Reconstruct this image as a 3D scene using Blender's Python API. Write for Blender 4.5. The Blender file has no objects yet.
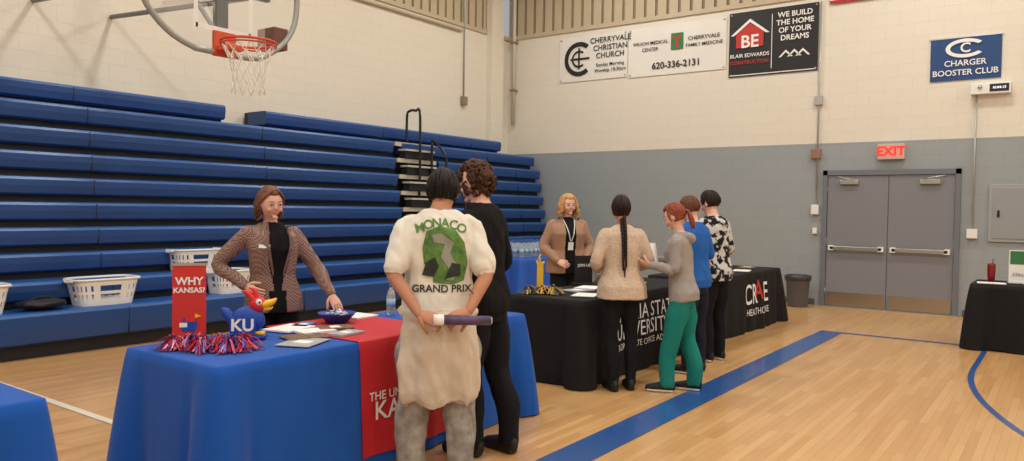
import bpy, bmesh, math, random
from mathutils import Vector, Matrix, noise
from mathutils.bvhtree import BVHTree
random.seed(7)
V=Vector
sc=bpy.context.scene
try: sc.view_settings.view_transform='Standard'
except Exception: pass

# ---------------------------------------------------------------- materials
def lin(c):
    o=[]
    for v in c[:3]:
        v=v/255.0
        o.append(v/12.92 if v<=0.04045 else ((v+0.055)/1.055)**2.4)
    return (o[0],o[1],o[2],1)
MATS={}
def mat(name,rgb,rough=.6,metal=0,bump=0,bscale=60,var=0,vscale=6,coat=0,trans=0,emis=0,rgb2=None,sheen=0,hard=False,stretch=None,alpha=1,spec=None):
    if name in MATS: return MATS[name]
    m=bpy.data.materials.new(name); m.use_nodes=True
    nt=m.node_tree; b=nt.nodes['Principled BSDF']
    c=lin(rgb)
    b.inputs['Base Color'].default_value=c
    b.inputs['Roughness'].default_value=rough
    b.inputs['Metallic'].default_value=metal
    b.inputs['Coat Weight'].default_value=coat
    b.inputs['Transmission Weight'].default_value=trans
    b.inputs['Alpha'].default_value=alpha
    if spec is not None: b.inputs['Specular IOR Level'].default_value=spec
    if sheen: b.inputs['Sheen Weight'].default_value=sheen
    if emis:
        b.inputs['Emission Color'].default_value=c; b.inputs['Emission Strength'].default_value=emis
    tc=nt.nodes.new('ShaderNodeTexCoord')
    src=tc.outputs['Object']
    if stretch:
        mp=nt.nodes.new('ShaderNodeMapping'); mp.inputs['Scale'].default_value=stretch
        nt.links.new(src,mp.inputs['Vector']); src=mp.outputs['Vector']
    if var or rgb2:
        n=nt.nodes.new('ShaderNodeTexNoise'); n.inputs['Scale'].default_value=vscale; n.inputs['Detail'].default_value=3
        nt.links.new(src,n.inputs['Vector'])
        r=nt.nodes.new('ShaderNodeValToRGB')
        r.color_ramp.elements[0].position=.47 if hard else .3; r.color_ramp.elements[1].position=.53 if hard else .7
        if rgb2: c2=lin(rgb2); r.color_ramp.elements[0].color=c2; r.color_ramp.elements[1].color=c
        else:
            r.color_ramp.elements[0].color=(c[0]*(1-var),c[1]*(1-var),c[2]*(1-var),1)
            r.color_ramp.elements[1].color=(min(1,c[0]*(1+var)),min(1,c[1]*(1+var)),min(1,c[2]*(1+var)),1)
        nt.links.new(n.outputs['Fac'],r.inputs['Fac']); nt.links.new(r.outputs['Color'],b.inputs['Base Color'])
    if bump:
        n2=nt.nodes.new('ShaderNodeTexNoise'); n2.inputs['Scale'].default_value=bscale; n2.inputs['Detail'].default_value=4
        nt.links.new(src,n2.inputs['Vector'])
        bp=nt.nodes.new('ShaderNodeBump'); bp.inputs['Strength'].default_value=bump; bp.inputs['Distance'].default_value=.01
        nt.links.new(n2.outputs['Fac'],bp.inputs['Height']); nt.links.new(bp.outputs['Normal'],b.inputs['Normal'])
    MATS[name]=m; return m

def block_wall(name,upper,lower,zsplit,axis):
    m=bpy.data.materials.new(name); m.use_nodes=True; nt=m.node_tree; b=nt.nodes['Principled BSDF']
    b.inputs['Roughness'].default_value=.55
    tc=nt.nodes.new('ShaderNodeTexCoord'); sep=nt.nodes.new('ShaderNodeSeparateXYZ'); nt.links.new(tc.outputs['Object'],sep.inputs[0])
    cmb=nt.nodes.new('ShaderNodeCombineXYZ')
    nt.links.new(sep.outputs[axis],cmb.inputs[0]); nt.links.new(sep.outputs[2],cmb.inputs[1])
    br=nt.nodes.new('ShaderNodeTexBrick'); br.inputs['Scale'].default_value=1.0
    br.inputs['Brick Width'].default_value=.406; br.inputs['Row Height'].default_value=.203; br.inputs['Mortar Size'].default_value=.006
    br.inputs['Mortar Smooth'].default_value=.4
    br.inputs['Color1'].default_value=(1,1,1,1); br.inputs['Color2'].default_value=(.98,.98,.98,1); br.inputs['Mortar'].default_value=(.92,.92,.92,1)
    nt.links.new(cmb.outputs[0],br.inputs['Vector'])
    mt=nt.nodes.new('ShaderNodeMath'); mt.operation='GREATER_THAN'; mt.inputs[1].default_value=zsplit
    nt.links.new(sep.outputs[2],mt.inputs[0])
    mx=nt.nodes.new('ShaderNodeMixRGB'); mx.inputs[1].default_value=lin(lower); mx.inputs[2].default_value=lin(upper)
    nt.links.new(mt.outputs[0],mx.inputs[0])
    mu=nt.nodes.new('ShaderNodeMixRGB'); mu.blend_type='MULTIPLY'; mu.inputs[0].default_value=1
    nt.links.new(mx.outputs[0],mu.inputs[1]); nt.links.new(br.outputs['Color'],mu.inputs[2]); nt.links.new(mu.outputs[0],b.inputs['Base Color'])
    bp=nt.nodes.new('ShaderNodeBump'); bp.inputs['Strength'].default_value=.25; bp.inputs['Distance'].default_value=.006; bp.invert=True
    nt.links.new(br.outputs['Fac'],bp.inputs['Height']); nt.links.new(bp.outputs['Normal'],b.inputs['Normal'])
    return m

def wood_floor():
    m=bpy.data.materials.new('gym_maple_floor'); m.use_nodes=True; nt=m.node_tree; b=nt.nodes['Principled BSDF']
    tc=nt.nodes.new('ShaderNodeTexCoord'); mp=nt.nodes.new('ShaderNodeMapping'); mp.inputs['Rotation'].default_value=(0,0,math.radians(90))
    nt.links.new(tc.outputs['Object'],mp.inputs['Vector'])
    br=nt.nodes.new('ShaderNodeTexBrick'); br.inputs['Scale'].default_value=1
    br.inputs['Brick Width'].default_value=.9; br.inputs['Row Height'].default_value=.057; br.inputs['Mortar Size'].default_value=.0012
    br.inputs['Color1'].default_value=lin((222,178,122)); br.inputs['Color2'].default_value=lin((206,158,102)); br.inputs['Mortar'].default_value=lin((175,126,78))
    nt.links.new(mp.outputs[0],br.inputs['Vector'])
    mp2=nt.nodes.new('ShaderNodeMapping'); mp2.inputs['Scale'].default_value=(18,1.2,1); nt.links.new(tc.outputs['Object'],mp2.inputs['Vector'])
    n=nt.nodes.new('ShaderNodeTexNoise'); n.inputs['Scale'].default_value=2; n.inputs['Detail'].default_value=5; nt.links.new(mp2.outputs[0],n.inputs['Vector'])
    rp=nt.nodes.new('ShaderNodeValToRGB'); rp.color_ramp.elements[0].color=(.84,.83,.81,1); rp.color_ramp.elements[1].color=(1.0,1,1,1)
    nt.links.new(n.outputs['Fac'],rp.inputs['Fac'])
    mu=nt.nodes.new('ShaderNodeMixRGB'); mu.blend_type='MULTIPLY'; mu.inputs[0].default_value=1
    nt.links.new(br.outputs['Color'],mu.inputs[1]); nt.links.new(rp.outputs[0],mu.inputs[2]); nt.links.new(mu.outputs[0],b.inputs['Base Color'])
    b.inputs['Roughness'].default_value=.28
    b.inputs['Coat Weight'].default_value=.3; b.inputs['Coat Roughness'].default_value=.12
    return m

# ---------------------------------------------------------------- mesh builder
class MB:
    def __init__(s): s.v=[];s.f=[];s.m=[];s.mats=[];s.sm=[]
    def mi(s,m):
        if m not in s.mats: s.mats.append(m)
        return s.mats.index(m)
    def add(s,vs,fs,m,M=None,smooth=False):
        o=len(s.v); k=s.mi(m)
        for p in vs:
            p=V(p); s.v.append(M@p if M is not None else p)
        for f in fs: s.f.append([i+o for i in f]); s.m.append(k); s.sm.append(smooth)
    def box(s,c,d,m,M=None,bev=0,rz=0):
        bm=bmesh.new(); bmesh.ops.create_cube(bm,size=1)
        for v in bm.verts: v.co=V((v.co.x*d[0],v.co.y*d[1],v.co.z*d[2]))
        if bev: bmesh.ops.bevel(bm,geom=list(bm.edges),offset=bev,segments=2,affect='EDGES',profile=.6)
        R=Matrix.Translation(c)@Matrix.Rotation(rz,4,'Z')
        if M is not None: R=M@R
        bm.verts.index_update()
        s.add([v.co.copy() for v in bm.verts],[[v.index for v in f.verts] for f in bm.faces],m,R,False); bm.free()
    def bb(s,x0,x1,y0,y1,z0,z1,m,bev=0):
        s.box(((x0+x1)/2,(y0+y1)/2,(z0+z1)/2),(abs(x1-x0),abs(y1-y0),abs(z1-z0)),m,bev=bev)
    def rings(s,rings,m,M=None,cap=True,smooth=True,closed=True):
        n=len(rings[0]); vs=[p for r in rings for p in r]; fs=[]
        for i in range(len(rings)-1):
            for j in range(n if closed else n-1):
                k=(j+1)%n; fs.append([i*n+j,i*n+k,(i+1)*n+k,(i+1)*n+j])
        if cap: fs.append(list(range(n))[::-1]); fs.append([(len(rings)-1)*n+j for j in range(n)])
        s.add(vs,fs,m,M,smooth)
    def tube(s,pts,rad,m,n=12,sub=4,M=None,ref=(0,0,1),roundcap=True,flat0=None,smooth=True):
        pts=[V(p) for p in pts]; rad=[(r,r) if not isinstance(r,tuple) else r for r in rad]
        P=[];R=[]
        N=len(pts)
        for i in range(N-1):
            p0=pts[max(i-1,0)];p1=pts[i];p2=pts[i+1];p3=pts[min(i+2,N-1)]
            for k in range(sub):
                t=k/sub
                P.append(0.5*((2*p1)+(p2-p0)*t+(2*p0-5*p1+4*p2-p3)*t*t+(3*p1-p0-3*p2+p3)*t**3))
                R.append(tuple(rad[i][q]*(1-t)+rad[i+1][q]*t for q in (0,1)))
        P.append(pts[-1]);R.append(rad[-1])
        T=[]
        for i in range(len(P)):
            t=P[min(i+1,len(P)-1)]-P[max(i-1,0)]
            T.append(t.normalized() if t.length>1e-9 else V((0,0,1)))
        ref=V(ref); rg=[]
        def ring(c,t,a,b,sd,up): return [c+sd*(a*math.cos(2*math.pi*j/n))+up*(b*math.sin(2*math.pi*j/n)) for j in range(n)]
        fr=[]
        for i in range(len(P)):
            r=ref
            if abs(T[i].dot(r))>.97: r=V((0,1,0)) if abs(T[i].y)<.9 else V((1,0,0))
            sd=T[i].cross(r).normalized(); up=sd.cross(T[i]).normalized()
            if fr and sd.dot(fr[-1][0])<0: sd=-sd; up=-up
            fr.append((sd,up))
        if roundcap:
            a,b=R[0];q=min(a,b)
            for an in (80,55,28): rg.append(ring(P[0]-T[0]*q*math.sin(math.radians(an)),T[0],a*math.cos(math.radians(an)),b*math.cos(math.radians(an)),*fr[0]))
        for i in range(len(P)): rg.append(ring(P[i],T[i],R[i][0],R[i][1],*fr[i]))
        if roundcap:
            a,b=R[-1];q=min(a,b)
            for an in (28,55,80): rg.append(ring(P[-1]+T[-1]*q*math.sin(math.radians(an)),T[-1],a*math.cos(math.radians(an)),b*math.cos(math.radians(an)),*fr[-1]))
        s.rings(rg,m,M,True,smooth)
    def cyl(s,p0,p1,r0,r1,m,n=16,M=None): s.tube([p0,p1],[r0,r1],m,n=n,sub=1,M=M,roundcap=False)
    def ball(s,c,r,m,M=None,n=14,fn=None):
        if not isinstance(r,(tuple,list)): r=(r,r,r)
        rg=[]
        k=n
        for i in range(1,k):
            th=math.pi*i/k
            rg.append([V((math.sin(th)*math.cos(2*math.pi*j/(2*n)),math.sin(th)*math.sin(2*math.pi*j/(2*n)),-math.cos(th))) for j in range(2*n)])
        rg=[[V((0,0,-1))+V((p.x*.05,p.y*.05,0)) for p in rg[0]]]+rg+[[V((0,0,1))+V((p.x*.05,p.y*.05,0)) for p in rg[-1]]]
        out=[]
        for ring in rg:
            o=[]
            for p in ring:
                q=fn(p) if fn else V((p.x*r[0],p.y*r[1],p.z*r[2]))
                o.append(q+V(c))
            out.append(o)
        s.rings(out,m,M)
    def lathe(s,prof,c,m,n=20,M=None):
        s.rings([[V((c[0]+r*math.cos(2*math.pi*j/n),c[1]+r*math.sin(2*math.pi*j/n),c[2]+z)) for j in range(n)] for r,z in prof],m,M)
    def mesh(s,name):
        me=bpy.data.meshes.new(name); me.from_pydata([tuple(v) for v in s.v],[],s.f)
        for m in s.mats: me.materials.append(m)
        me.polygons.foreach_set('material_index',s.m); me.polygons.foreach_set('use_smooth',s.sm)
        me.update(); return me
    def obj(s,name,loc=(0,0,0),rz=0,recalc=True):
        me=s.mesh(name)
        if recalc:
            bm=bmesh.new(); bm.from_mesh(me); bmesh.ops.recalc_face_normals(bm,faces=bm.faces); bm.to_mesh(me); bm.free()
        o=bpy.data.objects.new(name,me); sc.collection.objects.link(o); o.location=loc; o.rotation_euler=(0,0,rz)
        return o
    def bvh(s): return BVHTree.FromPolygons([tuple(v) for v in s.v],s.f)

def text_geo(txt,size,bold=0.0,align='CENTER'):
    cu=bpy.data.curves.new('t','FONT'); cu.body=txt; cu.size=size; cu.align_x=align; cu.align_y='CENTER'; cu.offset=bold*size; cu.resolution_u=3
    ob=bpy.data.objects.new('t',cu); sc.collection.objects.link(ob)
    dg=bpy.context.evaluated_depsgraph_get(); dg.update()
    me=ob.evaluated_get(dg).to_mesh()
    bm=bmesh.new(); bm.from_mesh(me)
    bmesh.ops.remove_doubles(bm,verts=bm.verts,dist=1e-5)
    bmesh.ops.triangulate(bm,faces=bm.faces)
    bm.verts.index_update()
    vs=[v.co.copy() for v in bm.verts]; fs=[[v.index for v in f.verts] for f in bm.faces]
    bm.free(); ob.evaluated_get(dg).to_mesh_clear(); bpy.data.objects.remove(ob)
    return vs,fs
def add_text(mb,txt,o,xd,yd,size,m,bold=.012,align='CENTER',sx=1,bvh=None,off=.004,fine=.03):
    vs,fs=text_geo(txt,size,bold,align); o=V(o);xd=V(xd).normalized();yd=V(yd).normalized();nd=xd.cross(yd)
    if bvh is not None: vs,fs=refine(vs,fs,fine)
    W=[o+xd*(p.x*sx)+yd*p.y+nd*off for p in vs]
    if bvh is not None: W=[proj(p,nd,bvh,off) for p in W]
    mb.add(W,fs,m)
def refine(vs,fs,L):
    bm=bmesh.new(); bv=[bm.verts.new(v) for v in vs]
    for f in fs:
        try: bm.faces.new([bv[i] for i in f])
        except Exception: pass
    for _ in range(4):
        e=[x for x in bm.edges if x.calc_length()>L]
        if not e: break
        bmesh.ops.subdivide_edges(bm,edges=e,cuts=1); bmesh.ops.triangulate(bm,faces=bm.faces)
    bm.verts.index_update()
    r=([v.co.copy() for v in bm.verts],[[v.index for v in f.verts] for f in bm.faces]); bm.free(); return r
def proj(p,nd,bvh,off):
    h=bvh.ray_cast(p+nd*.5,-nd,1.2)
    return h[0]+nd*off if h[0] is not None else p
def add_poly(mb,pts2,o,xd,yd,m,off=.004,bvh=None,fine=.03):
    o=V(o);xd=V(xd).normalized();yd=V(yd).normalized();nd=xd.cross(yd)
    bm=bmesh.new(); f=bm.faces.new([bm.verts.new((x,y,0)) for x,y in pts2]); bmesh.ops.triangulate(bm,faces=[f]); bm.verts.index_update()
    vs=[v.co.copy() for v in bm.verts]; fs=[[v.index for v in f.verts] for f in bm.faces]; bm.free()
    if bvh is not None: vs,fs=refine(vs,fs,fine)
    W=[o+xd*p.x+yd*p.y+nd*off for p in vs]
    if bvh is not None: W=[proj(p,nd,bvh,off) for p in W]
    mb.add(W,fs,m)
def rect2(x0,x1,y0,y1): return [(x0,y0),(x1,y0),(x1,y1),(x0,y1)]

# ---------------------------------------------------------------- common mats
M_floor=wood_floor()
M_wallfar=block_wall('painted_block_far',(226,220,206),(152,160,164),2.67,0)
M_wallleft=block_wall('painted_block_left',(226,219,203),(222,216,200),-5,1)
M_siding=mat('metal_siding',(190,176,150),.5,var=.04)
M_siding_d=mat('metal_siding_groove',(140,126,102),.6)
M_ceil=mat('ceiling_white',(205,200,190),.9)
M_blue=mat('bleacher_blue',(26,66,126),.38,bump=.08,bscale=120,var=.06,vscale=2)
M_bluehi=mat('bleacher_blue_highlight',(40,88,156),.35,var=.05)  # lighter copy of the blue: highlight painted onto row noses and tops
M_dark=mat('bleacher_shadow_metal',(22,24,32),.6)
M_step=mat('aisle_step_cream',(190,185,170),.5)
M_black=mat('black_metal',(14,14,16),.4)
M_white=mat('white_plastic',(235,235,232),.4)
M_paper=mat('paper_white',(238,238,236),.7)
M_grey=mat('door_grey',(128,131,138),.45)
M_greyf=mat('frame_grey',(112,116,124),.45)
M_steel=mat('brushed_steel',(190,190,188),.3,metal=.9)
M_kick=mat('kick_plate',(175,165,150),.25,metal=.85)
M_line=mat('court_line_blue',(38,84,150),.3,coat=.2)
M_linew=mat('court_line_white',(228,222,206),.3)
M_red=mat('ku_red',(196,28,40),.6)
M_redsign=mat('sign_red',(205,48,42),.45)
M_kublue=mat('ku_cloth_blue',(18,82,172),.85,bump=.15,bscale=300,sheen=.1,spec=.25)
M_blk=mat('black_cloth',(24,23,26),.85,bump=.15,bscale=300,spec=.3)
M_orange=mat('rim_orange',(205,78,38),.45)
M_glass=mat('backboard_glass',(225,232,235),.05,trans=.9,alpha=.35)

# ---------------------------------------------------------------- room
XW=-9.8; YW=13.3; XR=14; YB=-8; ZC=7.4
def room():
    m=MB(); m.bb(XW-.2,XR+.2,YB-.2,YW+.2,-.1,0,M_floor); m.obj('floor')
    m=MB(); m.bb(XW-.2,XR+.2,YW,YW+.2,0,5.1,M_wallfar); m.obj('wall_back')
    m=MB(); m.bb(XW-.2,XW,YB,YW,0,5.1,M_wallleft); m.obj('wall_left')
    m=MB(); m.bb(XR,XR+.2,YB,YW,0,ZC,M_wallleft); m.obj('wall_right')
    m=MB(); m.bb(XW-.2,XR+.2,YB-.2,YB,0,ZC,M_wallleft); m.obj('wall_front')
    m=MB(); m.bb(XW-.2,XR+.2,YB-.2,YW+.2,ZC,ZC+.1,M_ceil); m.obj('ceiling')
    def siding(name,a0,a1,far):
        m=MB(); p=a0; pts=[]
        while p<a1:
            for dx,dd in ((0,0),(.17,0),(.185,.03),(.215,.03),(.23,0)):
                pts.append((p+dx,dd))
            p+=.23
        for i in range(len(pts)-1):
            (x0,d0),(x1,d1)=pts[i],pts[i+1]
            if x1>a1: break
            mm=M_siding_d if (d0>0 or d1>0) else M_siding
            if far: q=[(x0,YW+.02+d0,5.1),(x1,YW+.02+d1,5.1),(x1,YW+.02+d1,ZC),(x0,YW+.02+d0,ZC)]
            else: q=[(XW-.02-d0,x0,5.1),(XW-.02-d1,x1,5.1),(XW-.02-d1,x1,ZC),(XW-.02-d0,x0,ZC)]
            m.add(q,[[0,1,2,3]],mm)
        if far: m.bb(XW,XR,YW-.03,YW+.1,5.08,5.16,M_siding)
        else: m.bb(XW-.1,XW+.03,YB,YW,5.08,5.16,M_siding)
        m.obj(name,recalc=False)
    siding('wall_back_upper_siding',XW,XR,True); siding('wall_left_upper_siding',YB,YW,False)
    m=MB(); m.bb(XW,XW+.14,YW-.75,YW-.35,2.6,ZC,M_wallleft); m.obj('trim_corner_pilaster')
    m=MB()
    for a,b in ((XW+.1,-3.4),(-1.27,XR)): m.bb(a,b,YW-.015,YW,0,.1,mat('base_rubber',(90,92,98),.6))
    m.obj('baseboard_back')
    z=.004
    m=MB()
    def flat(x0,x1,y0,y1,mm,zz=z): m.add([(x0,y0,zz),(x1,y0,zz),(x1,y1,zz),(x0,y1,zz)],[[0,1,2,3]],mm)
    flat(-2.57,-2.30,YB+2,10.42,M_line); flat(-2.30,12.9,10.34,10.42,M_line)
    cx,cy,r=5.3,8.85,6.03
    flat(cx-r-.025,cx-r+.025,cy,10.34,M_line,.0045)
    N=80
    for i in range(N):
        a0=math.pi+math.pi*i/N; a1=math.pi+math.pi*(i+1)/N
        m.add([(cx+(r-.025)*math.cos(a0),cy+(r-.025)*math.sin(a0),z),(cx+(r+.025)*math.cos(a0),cy+(r+.025)*math.sin(a0),z),(cx+(r+.025)*math.cos(a1),cy+(r+.025)*math.sin(a1),z),(cx+(r-.025)*math.cos(a1),cy+(r-.025)*math.sin(a1),z)],[[0,1,2,3]],M_line)
    flat(-7.6,-4.5,2.64,2.70,M_linew)
    m.obj('court_line_markings',recalc=False)
room()

def doors():
    x0,x1=-3.3,-1.33; y=YW
    m=MB()
    m.bb(x0,x0+.07,y-.06,y,0,2.22,M_greyf); m.bb(x1-.07,x1,y-.06,y,0,2.22,M_greyf); m.bb(x0,x1,y-.06,y,2.14,2.22,M_greyf)
    xm=(x0+x1)/2
    for a,b,s in ((x0+.075,xm-.006,1),(xm+.006,x1-.075,-1)):
        m.bb(a,b,y-.035,y-.002,.012,2.135,M_grey,bev=.004)
        m.bb(a+.02,b-.02,y-.042,y-.034,.02,.24,M_kick)
        m.bb(a+.06,b-.06,y-.10,y-.065,.93,.99,M_steel,bev=.008)
        for xx in (a+.04,b-.12): m.bb(xx,xx+.08,y-.10,y-.03,.92,1.0,M_white,bev=.006)
        cx=(a+b)/2 - s*.12
        m.bb(cx-.14,cx+.14,y-.09,y-.03,1.99,2.06,M_steel,bev=.008)
        m.tube([(cx+.1*s,y-.07,2.06),(cx-.05*s,y-.2,2.09),(cx-.2*s,y-.07,2.12)],[.01,.01,.01],M_steel,n=6,sub=1)
        for hz in (.25,1.07,1.9): 
            hx=a-.01 if s==1 else b+.01
            m.cyl((hx,y-.045,hz-.05),(hx,y-.045,hz+.05),.012,.012,M_steel,8)
    m.bb(x0,x1,y-.1,y,0,.012,M_steel)
    m.obj('door_1')
doors()

# ---------------------------------------------------------------- bleachers
AY0,AY1=9.05,10.0
def bleachers():
    m=MB()
    def xs(i): return -8.02 if i==0 else -8.36 if i==1 else -9.25 if i==9 else -8.62-.05*(i-2)
    A=-5.0
    def row(i,y0,y1):
        z=.45+.267*i; X=xs(i); h=.31 if i==0 else .195
        prof=[(X-.03,z-h),(X,z-h+.02),(X+.012,z-h*.5),(X+.012,z-.035),(X-.004,z-.01),(X-.03,z),(X-.42,z),(X-.42,z-h)]
        P=[]
        for yy in (y0,y1): P+= [(a,yy,b) for a,b in prof]
        n=len(prof)
        for k in range(n):
            q=(k+1)%n
            m.add([P[k],P[q],P[q+n],P[k+n]],[[0,1,2,3]],M_bluehi if k in(3,4,5) else M_blue)
        m.add([P[k] for k in range(n)],[list(range(n))],M_blue); m.add([P[k+n] for k in range(n)],[list(range(n))],M_blue)
        L=2.3; yy=y0+L
        while yy<y1-.3:
            m.bb(X-.02,X+.0135,yy-.004,yy+.004,z-h+.01,z-.02,M_dark); yy+=L
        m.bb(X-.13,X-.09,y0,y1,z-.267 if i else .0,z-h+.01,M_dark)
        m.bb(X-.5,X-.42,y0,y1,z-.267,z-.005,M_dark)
    for i in range(10):
        if i==9: row(i,A,6.15); row(i,6.8,12.35)
        elif i==8: row(i,A,AY0-.05); row(i,AY0+.15,YW-.25)
        else: row(i,A,AY0-.05); row(i,AY1+.05,YW-.12)
    for i in range(9):
        z=.45+.267*i; X=xs(i)
        m.bb(X-.45,X-.02,AY0,AY1,z-.05,z-.005,M_step); m.bb(X-.03,X,AY0,AY1,z-.07,z-.003,M_step)
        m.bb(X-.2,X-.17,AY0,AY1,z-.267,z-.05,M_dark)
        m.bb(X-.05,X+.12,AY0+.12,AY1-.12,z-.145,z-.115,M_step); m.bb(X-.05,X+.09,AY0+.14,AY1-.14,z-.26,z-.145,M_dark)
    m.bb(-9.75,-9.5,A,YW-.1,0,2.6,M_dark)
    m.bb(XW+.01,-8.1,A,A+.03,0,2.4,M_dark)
    m.obj('bleachers')
    m=MB(); r=.022; y=AY0+.4
    m.tube([(-9.05,y,2.3),(-9.05,y,3.0),(-9.0,y,3.12),(-8.85,y,3.12),(-8.75,y,3.0),(-8.75,y,1.55)],[r]*6,M_black,n=8,sub=4)
    m.tube([(-8.75,y+.3,1.5),(-8.75,y+.3,2.55),(-8.7,y+.3,2.62),(-8.5,y+.3,2.45),(-8.42,y+.3,2.2),(-8.42,y+.3,1.0)],[r]*6,M_black,n=8,sub=4)
    m.tube([(-8.4,y+.3,1.0),(-8.4,y+.3,2.0),(-8.3,y+.3,2.02),(-8.05,y+.3,1.7),(-8.0,y+.3,1.4),(-8.0,y+.3,.5)],[r]*6,M_black,n=8,sub=4)
    m.obj('aisle_handrail')
    m=MB()
    for yy in (12.2,12.9): m.tube([(-7.75,yy,0.01),(-7.75,yy,1.6)],[r,r],M_black,n=8,sub=1)
    for zz in (.5,1.05,1.6): m.tube([(-7.75,12.2,zz),(-7.75,12.9,zz)],[r,r],M_black,n=8,sub=1)
    for k in range(6): m.cyl((-7.75,12.3+.1*k,.5),(-7.75,12.3+.1*k,1.6),.008,.008,M_black,6)
    m.obj('end_railing')
bleachers()

# ---------------------------------------------------------------- tablecloths
def cloth(m,x0,x1,y0,y1,z,mt,seed=0,amp=.04,flare=.038,zb=.012):
    r=.03; per=[]
    cs=[(x1-r,y1-r,0),(x0+r,y1-r,90),(x0+r,y0+r,180),(x1-r,y0+r,270)]
    for ci,(cx,cy,a) in enumerate(cs):
        for k in range(5):
            t=math.radians(a+90*k/4); per.append((cx+r*math.cos(t),cy+r*math.sin(t),math.cos(t),math.sin(t),k==2))
        nx=cs[(ci+1)%4]; t=math.radians(a+90); ex,ey=cx+r*math.cos(t),cy+r*math.sin(t)
        t2=math.radians(nx[2]); fx,fy=nx[0]+r*math.cos(t2),nx[1]+r*math.sin(t2)
        L=math.hypot(fx-ex,fy-ey); n=int(L/.02)
        for k in range(1,n): per.append((ex+(fx-ex)*k/n,ey+(fy-ey)*k/n,math.cos(t),math.sin(t),False))
    N=len(per); corners=[V((c[0],c[1],0)) for c in cs]
    rows=[]
    H=14
    rows.append([V((p[0]-p[2]*.02,p[1]-p[3]*.02,z)) for p in per])
    for k in range(H+1):
        t=k/H; zz=z-.006-(z-zb-.006)*t; ring=[]
        s=0
        for i,p in enumerate(per):
            if i: s+=math.hypot(p[0]-per[i-1][0],p[1]-per[i-1][1])
            q=noise.noise(V((p[0]*3.1+seed*7,p[1]*3.1,t*.4)))*1.1+.5*math.sin(s*20+seed+2.5*noise.noise(V((s*1.5,seed,0))))*(.6+.6*noise.noise(V((s,seed,3))))
            dc=min((V((p[0],p[1],0))-c).length for c in corners)
            cf=math.exp(-(dc/.13)**2)
            d=(t**.8)*(flare+amp*q+cf*.07+ .05*math.exp(-((dc-.17)/.05)**2)*-1)
            d=max(d,.001)
            ring.append(V((p[0]+p[2]*d,p[1]+p[3]*d,zz+(.006*noise.noise(V((s*3,seed,9))) if k==H else 0))))
        rows.append(ring)
    m.rings(rows[::-1],mt,cap=False)
    m.add(rows[0],[list(range(N))],mt)

def table_legs(m,x0,x1,y0,y1):
    m.bb(x0+.02,x1-.02,y0+.02,y1-.02,.70,.735,M_white)
    for a in (x0+.12,x1-.12):
        for b in (y0+.15,y1-.15): m.cyl((a,b,0.0),(a,b,.70),.015,.015,M_steel,8)

FR=-3.25
def ku_table():
    m=MB(); c=MB(); cloth(c,FR-.84,FR,2.12,4.68,.745,M_kublue,1,amp=.03); bv=c.bvh()
    m.v+=c.v; m.f+=c.f; m.m+=[m.mi(M_kublue)]*len(c.f); m.sm+=c.sm
    table_legs(m,FR-.84,FR,2.12,4.68)
    y0,y1=3.02,3.78
    n=38; vs=[];fs=[]
    for j in range(n+1):
        y=y0+(y1-y0)*j/n; col=[]
        for k in range(12): col.append(V((FR-.86+.86*k/11*.995,y,.751)))
        for k in range(14):
            z=.745-.66*k/13; p=proj(V((FR+.05,y,z-.004)),V((1,0,0)),bv,.008); col.append(p)
        vs+=col
    K=26
    for j in range(n):
        for k in range(K-1): fs.append([j*K+k,j*K+k+1,(j+1)*K+k+1,(j+1)*K+k])
    m.add(vs,fs,M_red,smooth=True)
    add_text(m,'THE UNIVERSITY OF',(FR+.1,3.4,.42),(0,1,0),(0,0,1),.07,M_paper,bvh=bv,off=.015)
    add_text(m,'KANSAS',(FR+.1,3.4,.33),(0,1,0),(0,0,1),.15,M_paper,bvh=bv,off=.015)
    m.obj('blue_draped_table',recalc=False)
ku_table()
def simple_table(name,x0,x1,y0,y1,mt,seed,texts=(),extra=None):
    m=MB(); c=MB(); cloth(c,x0,x1,y0,y1,.745,mt,seed); bv=c.bvh()
    m.v+=c.v; m.f+=c.f; m.m+=[m.mi(mt)]*len(c.f); m.sm+=c.sm
    table_legs(m,x0,x1,y0,y1)
    for (t,y,z,s,mm,b) in texts: add_text(m,t,(x1+.1,y,z),(0,1,0),(0,0,1),s,mm,bold=b,bvh=bv,off=.014)
    m.obj(name,recalc=False)
simple_table('blue_draped_table',FR-.84,FR,-1.15,1.38,M_kublue,5)
simple_table('black_draped_table',FR-.87,FR-.05,5.62,8.15,M_blk,9,
   [('EMPORIA STATE',6.68,.56,.205,M_paper,0),('UNIVERSITY',6.68,.40,.205,M_paper,0),('UNDERGRADUATE OFFICE ADMISSIONS',6.68,.27,.083,M_paper,0)])
M_rlog=mat('logo_red',(200,40,50),.6)
simple_table('black_draped_table',FR-.87,FR-.03,8.5,11.0,M_blk,13,
   [('CR  E',9.9,.46,.36,M_paper,.01),('HEALTHCARE',9.95,.24,.12,M_paper,0),('A',9.98,.50,.36,M_rlog,.02)])
simple_table('black_draped_table',-.9,1.5,10.15,10.95,M_blk,17,[])
simple_table('blue_draped_table',-7.55,-6.85,9.7,11.0,mat('far_cloth_blue',(28,88,190),.7),21)

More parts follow.
